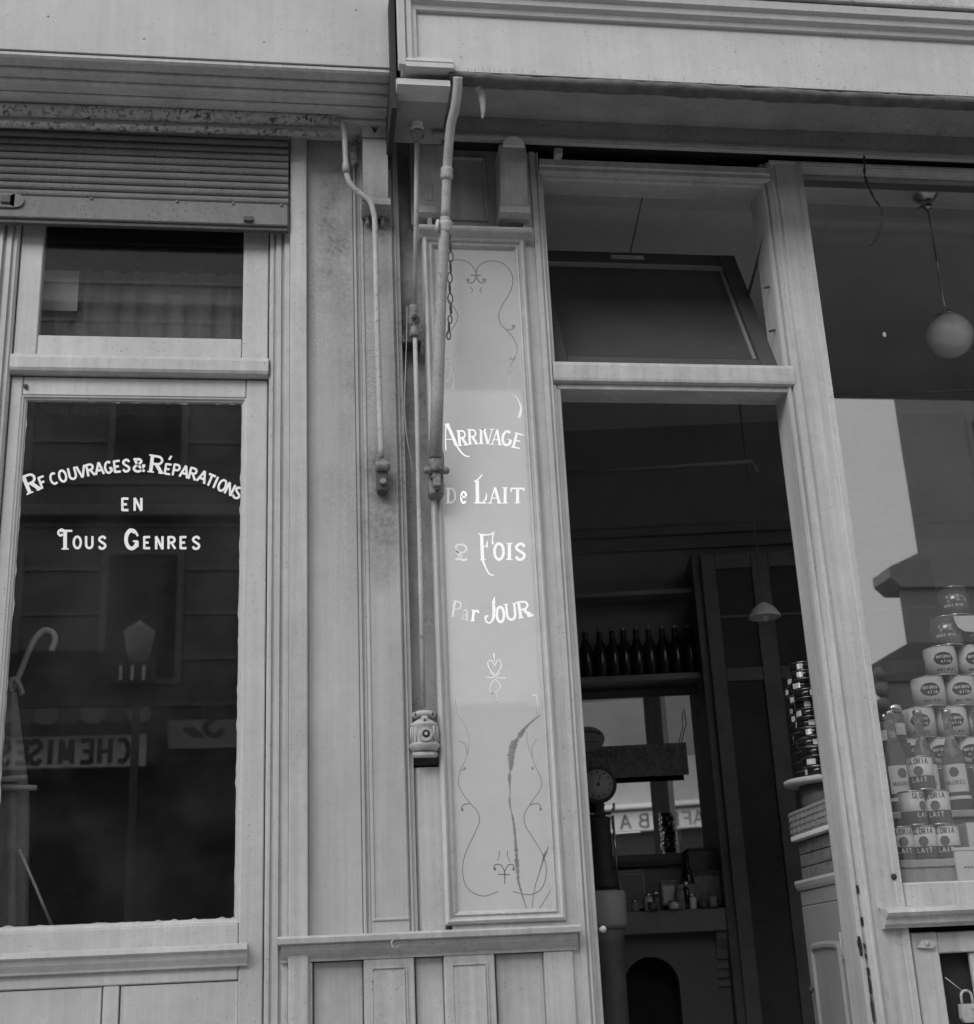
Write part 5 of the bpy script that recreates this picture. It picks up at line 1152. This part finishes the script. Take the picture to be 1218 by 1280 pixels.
# crates and tray on the cabinet
s_, zk1 = CB(1008, 1053, .03); zk1 = CB(1058, 1035, .03)[1]
c1 = cthing('crate', 'dark scuffed wooden crate standing on the cabinet by the post', 'crate', s1 / 2, zct + .001, .2)
for k in range(3):
    h_ = (zk1 - zct - .003) / 3; obj('board', ibox(.0, s1 - .008, -.15, -.012, zct + .001 + k * h_, zct + .001 + (k + 1) * h_ - .002, .002), 'crate', c1)
zk2 = CB(1052, 990, .0)[1]; 
c2 = cthing('carton', 'pale woven looking carton with a light strip above the dark crate', 'carton', s1 / 2, zk1 + .001, .2)
obj('body', ibox(-.01, s1 + .02, -.15, .0, zk1 + .016, zk2, .003), 'card', c2)
obj('strip', ibox(-.015, s1 + .0, -.145, .008, zk1 + .001, zk1 + .015, .002), 'paper', c2)
bmk = MB()
for i in range(9): bmk.box(-.01 + i * (s1 + .02) / 9, -.01 + i * (s1 + .02) / 9 + .004, .0003, .002, zk1 + .018, zk2 - .003, 0)
for i in range(4): bmk.box(-.009, s1 + .019, .0005, .0025, zk1 + .025 + i * (zk2 - zk1) / 5, zk1 + .028 + i * (zk2 - zk1) / 5, 0)
obj('weave', bmk, mat('pale_card_edge', .28, .8, .2, 30), c2)
zk3 = CB(1040, 967, .08)[1]
tr3 = cthing('round_tray', 'round board with pale rim carrying the stacked shiny tins', 'tray', s1 / 2, zk2 + .001, .2)
sm = (CB(1000, 985, .08)[0]) * .5 + .02; 
obj('board', MB().lathe([(.11, zk3 - .018), (.125, zk3 - .016), (.125, zk3 - .002), (.12, zk3)], (sm + .03, -.10, 0), 40), mat('pale_board_rim', .42, .6, .1, 12), tr3)
obj('foot', MB().lathe([(.07, zk2 + .001), (.08, zk2 + .01), (.08, zk3 - .019)], (sm + .03, -.10, 0), 24), 'wood_in', tr3)
# stack of shiny flat tins
tin_first = None; tt = None
nr = 12; ztop_ = CB(1025, 838, .15)[1]; th_ = (ztop_ - zk3) / nr
for r in range(nr):
    for k in range(2):
        sx = sm + .03 + (-.050 + .088 * k) + (.010 if r % 2 else -.006) + random.uniform(-.004, .004); dy = -.060 - .012 * k + random.uniform(-.006, .006)
        if r == nr - 1 and k != 0: continue
        p = CP + CU * sx + CN * dy; z_ = zk3 + r * th_ + .0005
        lab = '%s shiny flat tin in tier %s of the stack beside the post' % (('nearer', 'farther')[k], ords[r])
        lab = lab.replace('tier ' + ords[r], 'the ' + ords[r] + ' tier up')
        if tin_first is None:
            tin_first = cthing('flat_tin', lab, 'tin', sx, z_, -dy, 'shiny flat tins stacked beside the post')
            b0 = CUR[tin_first.name]
            obj('body', MB().lathe([(.042, .003), (.042, th_ - .004)], b0, 22), 'bottle_dark', tin_first)
            obj('rim', MB().lathe([(.038, 0), (.0432, .0005), (.0432, .0026), (.042, .0029)], b0, 18), 'tin_rim_dull', tin_first)
            obj('rim', MB().lathe([(.042, th_ - .0039), (.0432, th_ - .0035), (.0432, th_ - .001), (.038, th_ - .0006)], b0, 18), 'tin_rim_dull', tin_first)
            def pt(u, v, lift): a = u / .042; return (b0.x + (.0423 + lift) * cos(a), b0.y + (.0423 + lift) * sin(a), b0.z + v)
            for ua_, ub_ in ((-.012, .016), (.06, .078), (.14, .16)): obj('label', Ink(pt).rect(ua_, ub_, .006, th_ - .007), 'tin_label', tin_first)  # pale patches serve as labels and as painted-in sky glints
            tt = tree(tin_first)
        else: dup(tin_first, (p.x, p.y, z_), random.uniform(0, 6.28), lab, children=tt)

# ------------------------------------------------------------------ the window display
ds = thing('display_stand', 'stepped pale shelves holding tins and bottles behind the shop window', 'shelf', (2.0, .3, 1.1))
Y1, Y2 = .20, .36
zsh1 = W(1160, 1080, Y1 + .03)[1]; zsh2 = W(1190, 1015.5, Y2 + .02)[1]
xS0 = 1.66
obj('shelf', box(xS0, 4.0, .055, .30, zsh1 - .022, zsh1, .003), pmat, ds)
obj('front_board', box(xS0, 4.0, .06, .08, zsh1 - .16, zsh1 - .0225, .002), PR, ds)
obj('shelf', box(xS0, 4.0, .32, .52, zsh2 - .022, zsh2, .003), pmat, ds)
obj('riser', box(xS0, 4.0, .305, .318, zsh1 - .1, zsh2 - .03, .001), 'wood_in', ds)
zsh3 = zsh2 + .02
obj('shelf', box(xS0, 4.0, .525, .80, zsh3 - .022, zsh3, .003), pmat, ds)
def faceang(x, y): return atan2(CAM.y - y, CAM.x - x) * 1.0 + pi / 2      # rotate so that local -y looks at the camera
def tin_mesh(t, r, h, body, b0, two=None):
    obj('body', MB().lathe([(r, .004), (r, h - .004)], b0, 32), body, t)
    obj('rim', MB().lathe([(r - .004, 0), (r + .0012, .0004), (r + .0015, .0036), (r, .0042)], b0, 32), 'tin_metal', t)
    obj('rim', MB().lathe([(r, h - .0042), (r + .0015, h - .0036), (r + .0012, h - .0006), (r - .003, h), (r - .005, h - .003), (0.0, h - .003)], b0, 32), 'tin_metal', t)
def wrap(b0, r):
    def put(u, v, lift):
        a = -pi / 2 + u / r; return (b0[0] + (r + lift) * cos(a), b0[1] + (r + lift) * sin(a), b0[2] + v)
    return put
# evaporated milk tins (small)
RG, HG = .0365, .098
def gloria(pos, lab):
    t = thing('milk_tin', lab, 'tin', pos, 0, 'small two tone milk tins in front')
    tin_mesh(t, RG, HG, 'tin_pale', pos)
    lo = Ink(wrap(pos, RG)); lo.rect(-RG * pi * .999, RG * pi * .999, .005, .040, 40); obj('lower_band', lo, 'tin_mid', t)
    k = Ink(wrap(pos, RG))
    for q in (0, 1): k.text('GLORIA', q * RG * pi, .074, .0085, .016, gap=.22, stroke=.2, serif=False, flat=.8)
    for q in (0, 1): k.disc(q * RG * pi, .054, .014, .014)
    obj('lettering', k, 'ink_mid', t)
    k = Ink(wrap(pos, RG))
    for q in (0, 1): k.text('LAIT', q * RG * pi, .023, .009, .013, stroke=.2, flat=.9); k.ribbon([(q * RG * pi - .018, .014), (q * RG * pi + .018, .014)], .003)
    obj('lettering', k, 'tin_pale', t); return t
rowsG = [([1127, 1156, 1185], 1079, 0), ([1142.5, 1173.5], 1037, 1), ([1153], 996, 2)]
names = [['left', 'middle', 'right'], ['left', 'right'], ['single']]
g0 = None
YGl = .155
for xs, py, lev in rowsG:
    for i, px in enumerate(xs):
        z_ = zsh1 + .0005 + lev * (HG + .0006); x_ = W(px, py - 20, YGl)[0]
        lab = '%s two tone milk tin in the %s tier of the small pile' % (names[lev][i], ('bottom', 'middle', 'top')[lev]) if lev < 2 else 'two tone milk tin topping the small pile in the window'
        if g0 is None: g0 = gloria((x_, YGl, z_), lab); gt = tree(g0); g0.rotation_euler = (0, 0, faceang(x_, YGl) + .25)
        else: dup(g0, (x_, YGl, z_), faceang(x_, YGl) + (.9 if px == 1142.5 else random.uniform(-.2, .25)), lab, children=gt)
# bottles
def syrup(pos, lab):
    t = thing('bottle', lab, 'bottle', pos, 0, 'pale glass bottles on the window step')
    r = .037
    obj('glass', MB().lathe([(r - .004, 0), (r, .005), (r, .145), (r * .92, .165), (r * .62, .20), (r * .40, .225), (r * .36, .285), (r * .42, .287), (r * .42, .297), (r * .36, .30)], pos, 28), 'bottle_clear', t)
    obj('stopper', MB().lathe([(.012, .3005), (.0145, .302), (.0145, .314), (.010, .316)], pos, 16), 'tin_metal', t)
    k = Ink(wrap(pos, r + .0003)); k.rect(-.042, .042, .058, .142, 16); k.rect(-.05, .05, .036, .046, 16); lb = obj('label', k, 'paper', t)
    k = Ink(wrap(pos, r + .0009)); k.disc(0, .118, .015, .015); k.text('MAUREL', 0, .080, .0085, .013, gap=.3, stroke=.18, flat=.8); k.ribbon([(-.035, .066), (.035, .066)], .004)
    obj('lettering', k, 'ink_mid', lb); return t
b0_ = None
for i, px in enumerate((1127, 1163, 1200, 1238)):
    x_ = W(px, 1000, .39)[0]
    lab = ords[i] + ' pale glass bottle from the left on the window step'
    if b0_ is None: b0_ = syrup((x_, .39, zsh2 + .0005), lab); bt = tree(b0_); b0_.rotation_euler = (0, 0, faceang(x_, .39) + .4)
    else: dup(b0_, (x_, .39, zsh2 + .0005), faceang(x_, .39) + (.35, .1, -.1, 0)[i], lab, children=bt)
# powdered milk tins, a tall pyramid
RB, HB = .053, .094
YB = .60
def borden(pos, lab, dark=False):
    t = thing('powdered_milk_tin', lab, 'tin', pos, 0, 'large tins in the window pyramid')
    tin_mesh(t, RB, HB, 'tin_dark' if dark else 'tin_pale', pos)
    k = Ink(wrap(pos, RB)); k2 = Ink(wrap(pos, RB + .0005))
    for q in (-1, 0, 1):
        u = q * RB * 2.1
        if not dark:
            k.disc(u, .055, .034, .022); k.text('WHOLE MILK', u, .014, .0042, .008, gap=.3, stroke=.2, flat=.9)
            k2.text("Bordens", u, .057, .0062, .0085, gap=.12, stroke=.24, flat=.9); k2.text('Klim', u + .006, .041, .007, .008, gap=.2, stroke=.24, flat=.9)
        else:
            k.ribbon([(u - .03, .07), (u + .03, .074)], .008); k2.text('WHOLE MILK', u, .030, .0052, .009, gap=.25, stroke=.2, flat=.9); k2.text('Klim', u, .058, .010, .012, gap=.1, stroke=.16, flat=.9)
    obj('lettering', k, 'ink', t); obj('lettering', k2, 'tin_pale', t); return t
zbase = zsh3 + .0005
rowsB = [([1137.5, 1176, 1214], None), ([1149, 1189.5, 1229], None), ([1161, 1200.5, 1240], None), ([1176, 1216], None), ([1183, 1224], None), ([1192], None)]
rn = ['bottom', 'second', 'third', 'fourth', 'fifth', 'top']
pyrow = [945, 905, 865, 827, 788, 750]
# rows are stacked from the measured foot of each row
def zrow(i): return W(rowsB[i][0][0], [962, 924, 884, 845.5, 806.5, 768][i], YB - RB)[1]
zr = [zrow(i) for i in range(6)]
HBs = (zr[5] - zr[0]) / 5
HB = HBs - .0006
bp_, bd_ = None, None
for i, (xs, _) in enumerate(rowsB):
    for k, px in enumerate(xs):
        x_ = W(px, pyrow[i], YB)[0]; pos = (x_, YB, zr[0] + i * HBs)
        lab = '%s %s tin in the %s row of the window pyramid' % (('left', 'middle', 'right')[k], 'dark' if i > 3 else 'pale', rn[i])
        if i == 5: lab = 'single dark tin crowning the window pyramid'
        dk = i > 3
        fa_ = faceang(x_, YB) + random.uniform(-.1, .12) + (.15 if not dk else 0)
        if not dk:
            if bp_ is None: bp_ = borden(pos, lab); bpt = tree(bp_); bp_.rotation_euler = (0, 0, fa_)
            else: dup(bp_, pos, fa_, lab, children=bpt)
        else:
            if bd_ is None: bd_ = borden(pos, lab, True); bdt = tree(bd_); bd_.rotation_euler = (0, 0, fa_)
            else: dup(bd_, pos, fa_, lab, children=bdt)
obj('block', box(xS0 + .02, 4.0, .545, .70, zsh3 + .0005, zr[0] - .0005, .002), 'wood_in', ds)
# two shiny lidded jars at the left end
for i, (px, py0, py1, y, r, lab) in enumerate(((1107, 893, 935, .50, .026, 'front shiny lidded jar beside the post in the window'), (1117, 882, 930, .56, .028, 'rear shiny lidded jar beside the post in the window'))):
    x_, zt_ = W(px, py0, y); z0 = W(px, py1, y)[1]
    t = thing('jar', lab, 'jar', (x_, y, z0), 0, 'shiny jars beside the post')
    h = zt_ - z0
    obj('body', MB().lathe([(r * .95, 0), (r, .004), (r, h * .72), (r * .8, h * .78)], (x_, y, z0), 20), 'tin_mid', t)
    obj('lid', MB().lathe([(r * .8, h * .785), (r * .92, h * .79), (r * .92, h * .98), (r * .8, h)], (x_, y, z0), 20), 'tin_metal', t)
    kk = Ink(wrap((x_, y, z0), r)); kk.rect(-r * 1.4, r * 1.4, h * .2, h * .5, 10); obj('label', kk, 'paper', t)
    st_ = single('jar_stand', box(x_ - r, x_ + r, y - r, y + r, zsh2 + .001 if y < .52 else zsh3 + .001, z0 - .001, .002), 'wood_in', lab.replace('shiny lidded jar', 'small dark block under the lidded jar'), 'block', (x_, y, zsh2), 0, 'blocks under the jars')
# white cartons at the right
x_, z_ = W(1197, 1097, .085)
t = thing('carton', 'white carton with small print at the front right of the window', 'carton', (x_ + .08, .11, zsh1))
zc_ = W(1200, 1064, .085)[1]; z0 = zw0 + .001
xc0 = W(1197, 1085, .040)[0]
obj('body', box(xc0, xc0 + .17, .038, .052, z0, zc_ - .004, .002), 'paper', t); obj('lid', box(xc0 - .003, xc0 + .174, .0365, .0535, zc_ - .0035, zc_ + .006, .002), 'paper', t)
k = Ink(lambda u, v, lift: (u, .038 - lift, v)); [k.ribbon([(xc0 + .02 + i * .009, z0 + .034), (xc0 + .026 + i * .009, z0 + .038)], .0045) for i in range(6)]; obj('lettering', k, 'ink_mid', t)
x_, z1_ = W(1208, 1030, .2)
t = thing('carton', 'white upright carton behind the printed one at the window right', 'carton', (x_ + .05, .2, zsh1))
obj('body', box(x_, x_ + .12, .2, .28, zsh1 + .001, z1_, .002), 'paper', t); obj('flap', box(x_ + .002, x_ + .118, .205, .275, z1_ + .0005, z1_ + .004, .001), 'paper', t)
# white paper label hung at the pyramid
pa_ = [(1192, 770), (1194, 777), (1198, 784), (1206, 789), (1219, 790), (1250, 790), (1250, 769)]
single('paper_label', MB().prism([W(x, y, YB - RB - .012) for x, y in pa_], 'y', YB - RB - .013, YB - RB - .0115), 'paper', 'white paper label with rounded corner among the dark tins', 'label', tuple(P3(1215, 780, YB - RB - .012)))
# small white round sticker on the window glass
single('glint', MB().prism([(W(1107, 417, YW)[0] + .006 * cos(a) , W(1107, 417, YW)[1] + .009 * sin(a)) for a in [2 * pi * i / 14 for i in range(14)]], 'y', YW + .0055, YW + .0065), 'white_paint', 'tiny painted white sticker on the dark upper window glass', 'glint', tuple(P3(1107, 417, YW + .006)))  # white disc painted in for a bright spot of light on the glass
# curtain rail
single('curtain_rail', MB().tube([P3(1000, 495, .62), P3(1260, 486, .62), P3(1500, 478, .62)], .0045, 8), 'shelf_in', 'thin dim rail crossing the display window below the globe lamp', 'rail', tuple(P3(1100, 492, .62)))
# globe lamp
gp = P3(1187.5, 420, .30); 
gl_ = thing('globe_lamp', 'round opal globe lamp hanging on a thin rod in the display window', 'lamp', tuple(gp))
RGl = .0775
obj('globe', MB().lathe([(.028, RGl * .95)] + [(RGl * sin(a), RGl * cos(a)) for a in [.38 + (pi - .38) * i / 22 for i in range(23)]], gp, 36), 'opal', gl_)
obj('gallery', MB().lathe([(.034, RGl * .93), (.036, RGl * .95), (.032, RGl + .004), (.022, RGl + .012), (.008, RGl + .026)], gp, 24), 'brass', gl_)
zce = ZC - .021
obj('rod', MB().tube([gp + Vector((0, 0, RGl + .02)), Vector((gp.x, gp.y, zce - .045))], .0035, 8), 'brass', gl_)
obj('ceiling_rose', MB().lathe([(.005, zce - .085), (.014, zce - .078), (.02, zce - .062), (.014, zce - .056), (.03, zce - .045), (.045, zce - .03), (.047, zce - .018), (.036, zce - .006), (.03, zce)], (gp.x, gp.y, 0), 26), 'brass', gl_)
obj('switch_key', MB().tube([Vector((gp.x - .02, gp.y, zce - .07)), Vector((gp.x - .045, gp.y, zce - .088))], .004, 8), 'brass', gl_)
obj('plaster_patch', MB().lathe([(.0, zce - .0125), (.045, zce - .012), (.05, zce - .001)], (gp.x + .015, gp.y + .0, 0), 20), 'ceiling', gl_)

# ================================================================== ACROSS THE STREET (seen only in the glass and the mirror)
D = 14.4
def VW(px, py, d=D):
    x, z = W(px, py, 0); k = (CAM.y * -1 + d) / 3.6
    return x * k, 1 + (z - 1) * k
def MW(px, py, d=D):                                      # point across the street met by the sight line after the mirror
    r_ = ray(px, py); n = UN; t = (NB - .03 - CAM.dot(n)) / r_.dot(n); p = CAM + r_ * t
    q = r_ - n * (2 * r_.dot(n)); s = (-d - p.y) / q.y; w = p + q * s
    return w.x, w.z
def sput(Y):                                              # print on a wall across the street, read from our side: runs towards -x
    def put(u, v, lift): return (-u, Y + lift * 8, v)
    return put
# tall dark house opposite the repair shop
h1 = thing('house', 'tall dark rendered house across the street with a shirt shop', 'house', (-6, -16, 0))
xh1 = VW(330, 600)[0]
obj('wall', box(-22, xh1, -22, -D, 3.9, 11.5, 0), 'opp_wall', h1)
obj('shop_front', box(-22, xh1 - .02, -22, -D + .02, 0, 3.899, 0), 'opp_dark', h1)
for fl in range(2):
    for k in range(8):
        x = xh1 - 1.6 - k * 2.1; z = 4.9 + fl * 3.0
        w = obj('window', box(x - .55, x + .55, -D - .1, -D + .05, z, z + 1.9, .02), 'opp_trim', h1)
        obj('pane', box(x - .45, x + .45, -D + .052, -D + .06, z + .1, z + 1.8, 0), 'bottle_dark', w)
for zz_ in [4.0 + .62 * q for q in range(12)]: obj('course', box(-22, xh1 - .01, -D + .001, -D + .03, zz_, zz_ + .05, 0), 'opp_dark' if False else 'opp_trim', h1)
for zz_ in (7.2, 10.4): obj('cornice', box(-22, xh1 - .005, -D + .001, -D + .22, zz_, zz_ + .16, .02), 'opp_trim', h1)
sx1, sz1 = VW(186, 923); sx0, sz0 = VW(-40, 968)
sg = obj('shop_sign', box(sx0 - 1.5, sx1, -D + .3, -D + .4, sz0, sz1, .01), mat('dim_sign_board', .85, .7, .1, 2), h1)
k = Ink(sput(-D + .4)); cwid = .34
for i, c in enumerate('CHEMISES'):
    px = [157, 135, 112, 88, 68, 50, 32, 12][i]; x = VW(px, 945)[0]
    k.glyph(c, -x, sz0 + .12 * (sz1 - sz0), (sz1 - sz0) * (.42 if c != 'I' else .3), (sz1 - sz0) * .76, 0, stroke=.2, flat=.8)
obj('lettering', k, 'ink', sg)
av0, az0 = VW(-60, 921); av1, az1 = VW(195, 895)
for i in range(22):
    x = av1 - (i + 1) * .28
    obj('awning_valance', MB().prism([(x, az1), (x + .279, az1), (x + .279, az0 + .05), (x + .2, az0), (x + .08, az0), (x, az0 + .05)], 'y', -D + .78, -D + .8), 'opp_stripe' if i % 2 else 'dim_stripe', h1)
obj('awning', MB().prism([(-D + .02, az1 + .9), (-D + .8, az1 + .001), (-D + .8, az1 - .02), (-D + .02, az1 + .87)], 'x', av1 - 22 * .28, av1), 'opp_dark', h1)
s2a, s2b = VW(212, 905), VW(330, 938)
s2 = obj('shop_sign', box(s2a[0], s2b[0] - .1, -D + .25, -D + .33, s2b[1], s2a[1], .01), mat('dim_sign_board_two', .45, .7, .1, 2), h1)
k = Ink(sput(-D + .33)); k.ribbon([(-VW(232, 910)[0], s2a[1] - .1), (-VW(246, 930)[0], s2b[1] + .15)], .06); k.ribbon([(-VW(240, 910)[0], s2a[1] - .1), (-VW(254, 930)[0], s2b[1] + .15)], .06); k.glyph('S', -VW(268, 930)[0], s2b[1] + .15, .3, .45, stroke=.17, flat=.8); obj('lettering', k, 'ink_mid', s2)
lx_, lz_ = VW(173, 800, 11.0)
sl_ = thing('street_lamp', 'pale street lamp on a dark post across the street', 'street lamp', (lx_, -11.0, -.14))
obj('post', MB().lathe([(.10, -.14), (.10, .3), (.05, .4), (.04, lz_ - .3)], (lx_, -11.0, 0), 12), 'iron_dark', sl_)
obj('lantern', MB().lathe([(.06, lz_ - .3), (.13, lz_ - .1), (.17, lz_ + .12), (.05, lz_ + .2), (.0, lz_ + .24)], (lx_, -11.0, 0), 8), 'opp_pale', sl_)
px_, pz_ = VW(166, 842, 11.0)
np_ = obj('number_plate', box(px_ - .25, px_ + .25, -10.9, -10.87, pz_ - .12, pz_ + .12, .01), 'opp_stripe', sl_)
k = Ink(sput(-10.87)); k.text('103', -px_, pz_ - .08, .11, .16, stroke=.2, flat=.8) if False else [k.ribbon([(-px_ - .12 + .12 * q, pz_ - .08), (-px_ - .12 + .12 * q, pz_ + .08)], .035) for q in range(3)]; obj('lettering', k, 'white_paint', np_)
# low cafe building opposite the dairy
zl_ = 1 + .195 * (3.6 + 24)
h2 = thing('house', 'low pale cafe building across the street under open sky', 'house', (4, -26, 0))
obj('wall', box(xh1 + .5, 13.5, -30, -24, 3.7, zl_, 0), 'opp_wall', h2)
obj('shop_front', box(xh1 + .5, 13.5, -30, -23.95, 0, 3.699, 0), 'opp_dark', h2)
# right hand house with cornices, whose edge shows in the display window
xA = VW(1139, 620)[0]
h3 = thing('house', 'grey corner house across the street with projecting cornice', 'house', (12, -16, 0))
def plan(xa): return [(xa, -D), (24, -D), (24, -D - 7), (xa + 4.2, -D - 7)]
zC = VW(1139, 690)[1]
obj('wall', MB().prism(plan(xA), 'z', zC, 16), 'opp_pale', h3)
cx_, cz_ = VW(1112, 722); wx_, wz_ = VW(1136, 803); rx_, rz_ = VW(1099, 826)
obj('cornice', MB().prism([(xA + .01, zC - .001), (cx_, cz_ + .15), (cx_, cz_), (VW(1126, 733)[0], cz_ - .15), (24, cz_ - .15), (24, zC - .001)], 'y', -D - .5, -D + .1), 'opp_pale', h3)
obj('wall', MB().prism(plan(wx_), 'z', wz_, cz_ - .151), 'opp_pale', h3)
obj('roof', MB().prism([(wx_ + .01, wz_ - .001), (rx_, rz_), (rx_ + .1, rz_ - .3), (24, rz_ - .3), (24, wz_ - .001)], 'y', -D - .6, -D + .05), 'opp_trim', h3)
obj('wall', MB().prism(plan(VW(1101, 850)[0]), 'z', 0, rz_ - .301), 'opp_pale', h3)
for (px, py, pr_) in ((1101, 842, 9), (1103, 862, 10), (1104, 880, 9)):
    q = VW(px, py); obj('quoin', MB().lathe([(.0, -D - .02), (pr_ * .011, -D), (pr_ * .011, -D + .04), (0, -D + .06)], (q[0] + .02, 0, q[1]), 12, 'y'), 'opp_pale', h3)
for fl in range(3):
    for k in range(4):
        x = xA + 1.6 + k * 2.3; z = VW(1139, 690)[1] + .5 + fl * 2.9
        w = obj('window', box(x - .5, x + .5, -D - .1, -D + .05, z, z + 1.7, .02), 'opp_pale', h3); obj('pane', box(x - .42, x + .42, -D + .052, -D + .06, z + .08, z + 1.6, 0), 'bottle_dark', w)
# cafe sign met through the mirror
DC = 13.5
ca0, ca1 = MW(742, 1072, DC), MW(900, 1000, DC)
cs_ = thing('cafe_house', 'narrow cafe building across the street with a long lettered sign', 'house', (ca1[0], -DC, 0))
zt0 = MW(830, 1037, DC)[1]; zt1 = MW(830, 1012, DC)[1]; ztp = MW(830, 985, DC)[1]; ztq = MW(830, 940, DC)[1]
xs0, xs1 = xh1 + .03, max(ca0[0], ca1[0]) + 1.0
cg_ = obj('sign_board', box(xs0, xs1, -DC - .1, -DC, zt0, zt1, .01), 'opp_sign', cs_)
obj('cornice', box(xs0 - .1, xs1 + .1, -DC - .3, -DC + .15, zt1 + .03, zt1 + .1, .01), 'opp_sign', cs_)
obj('wall', box(xs0, xs1, -DC - 3, -DC - .12, zt1 + .101, ztp + .5, 0), 'opp_pale', cs_)
obj('shop_front', box(xs0, xs1, -DC - 3, -DC - .12, 0, zt0 - .002, 0), 'opp_dark', cs_)
obj('upper_wall', box(xs0, 1.72, -DC - 2.6, -DC - .13, ztp + .501, 6.6, 0), 'opp_wall', cs_)
obj('roof_slab', box(1.73, xs1 + .1, -DC - 3.0, -DC + .1, ztp + .501, ztp + .56, .01), 'opp_dark', cs_)
k = Ink(sput(-DC)); hh_ = (zt1 - zt0)
for c, px in zip('CAFE BAR', (893, 874, 858, 842, 820, 805, 782, 760)):
    if c == ' ': continue
    x = MW(px, 1025, DC)[0]; k.glyph(c, -x, zt0 + hh_ * .15, hh_ * .55, hh_ * .7, 0, stroke=.17, flat=.7)
obj('lettering', k, 'ink_mid', cg_)
# unseen canopy added to close off the sky reflected in sign and window
cp_ = thing('added_canopy', 'unseen dark canopy added to darken reflections in sign and window', 'canopy', (4.5, -6, 0))
zcan = 1 + .455 * (3.6 + 8)
obj('roof', box(.7, 9.5, -8, -4.3, zcan, zcan + .12, 0), 'canopy', cp_)
for x in (9.3,):
    for y in (-7.8, -4.5): obj('post', MB().tube([Vector((x, y, -.14)), Vector((x, y, zcan))], .06, 10), 'canopy', cp_)
obj('beam', box(9.2, 9.4, -8.0, -4.31, zcan - .15, zcan - .001, 0), 'canopy', cp_)
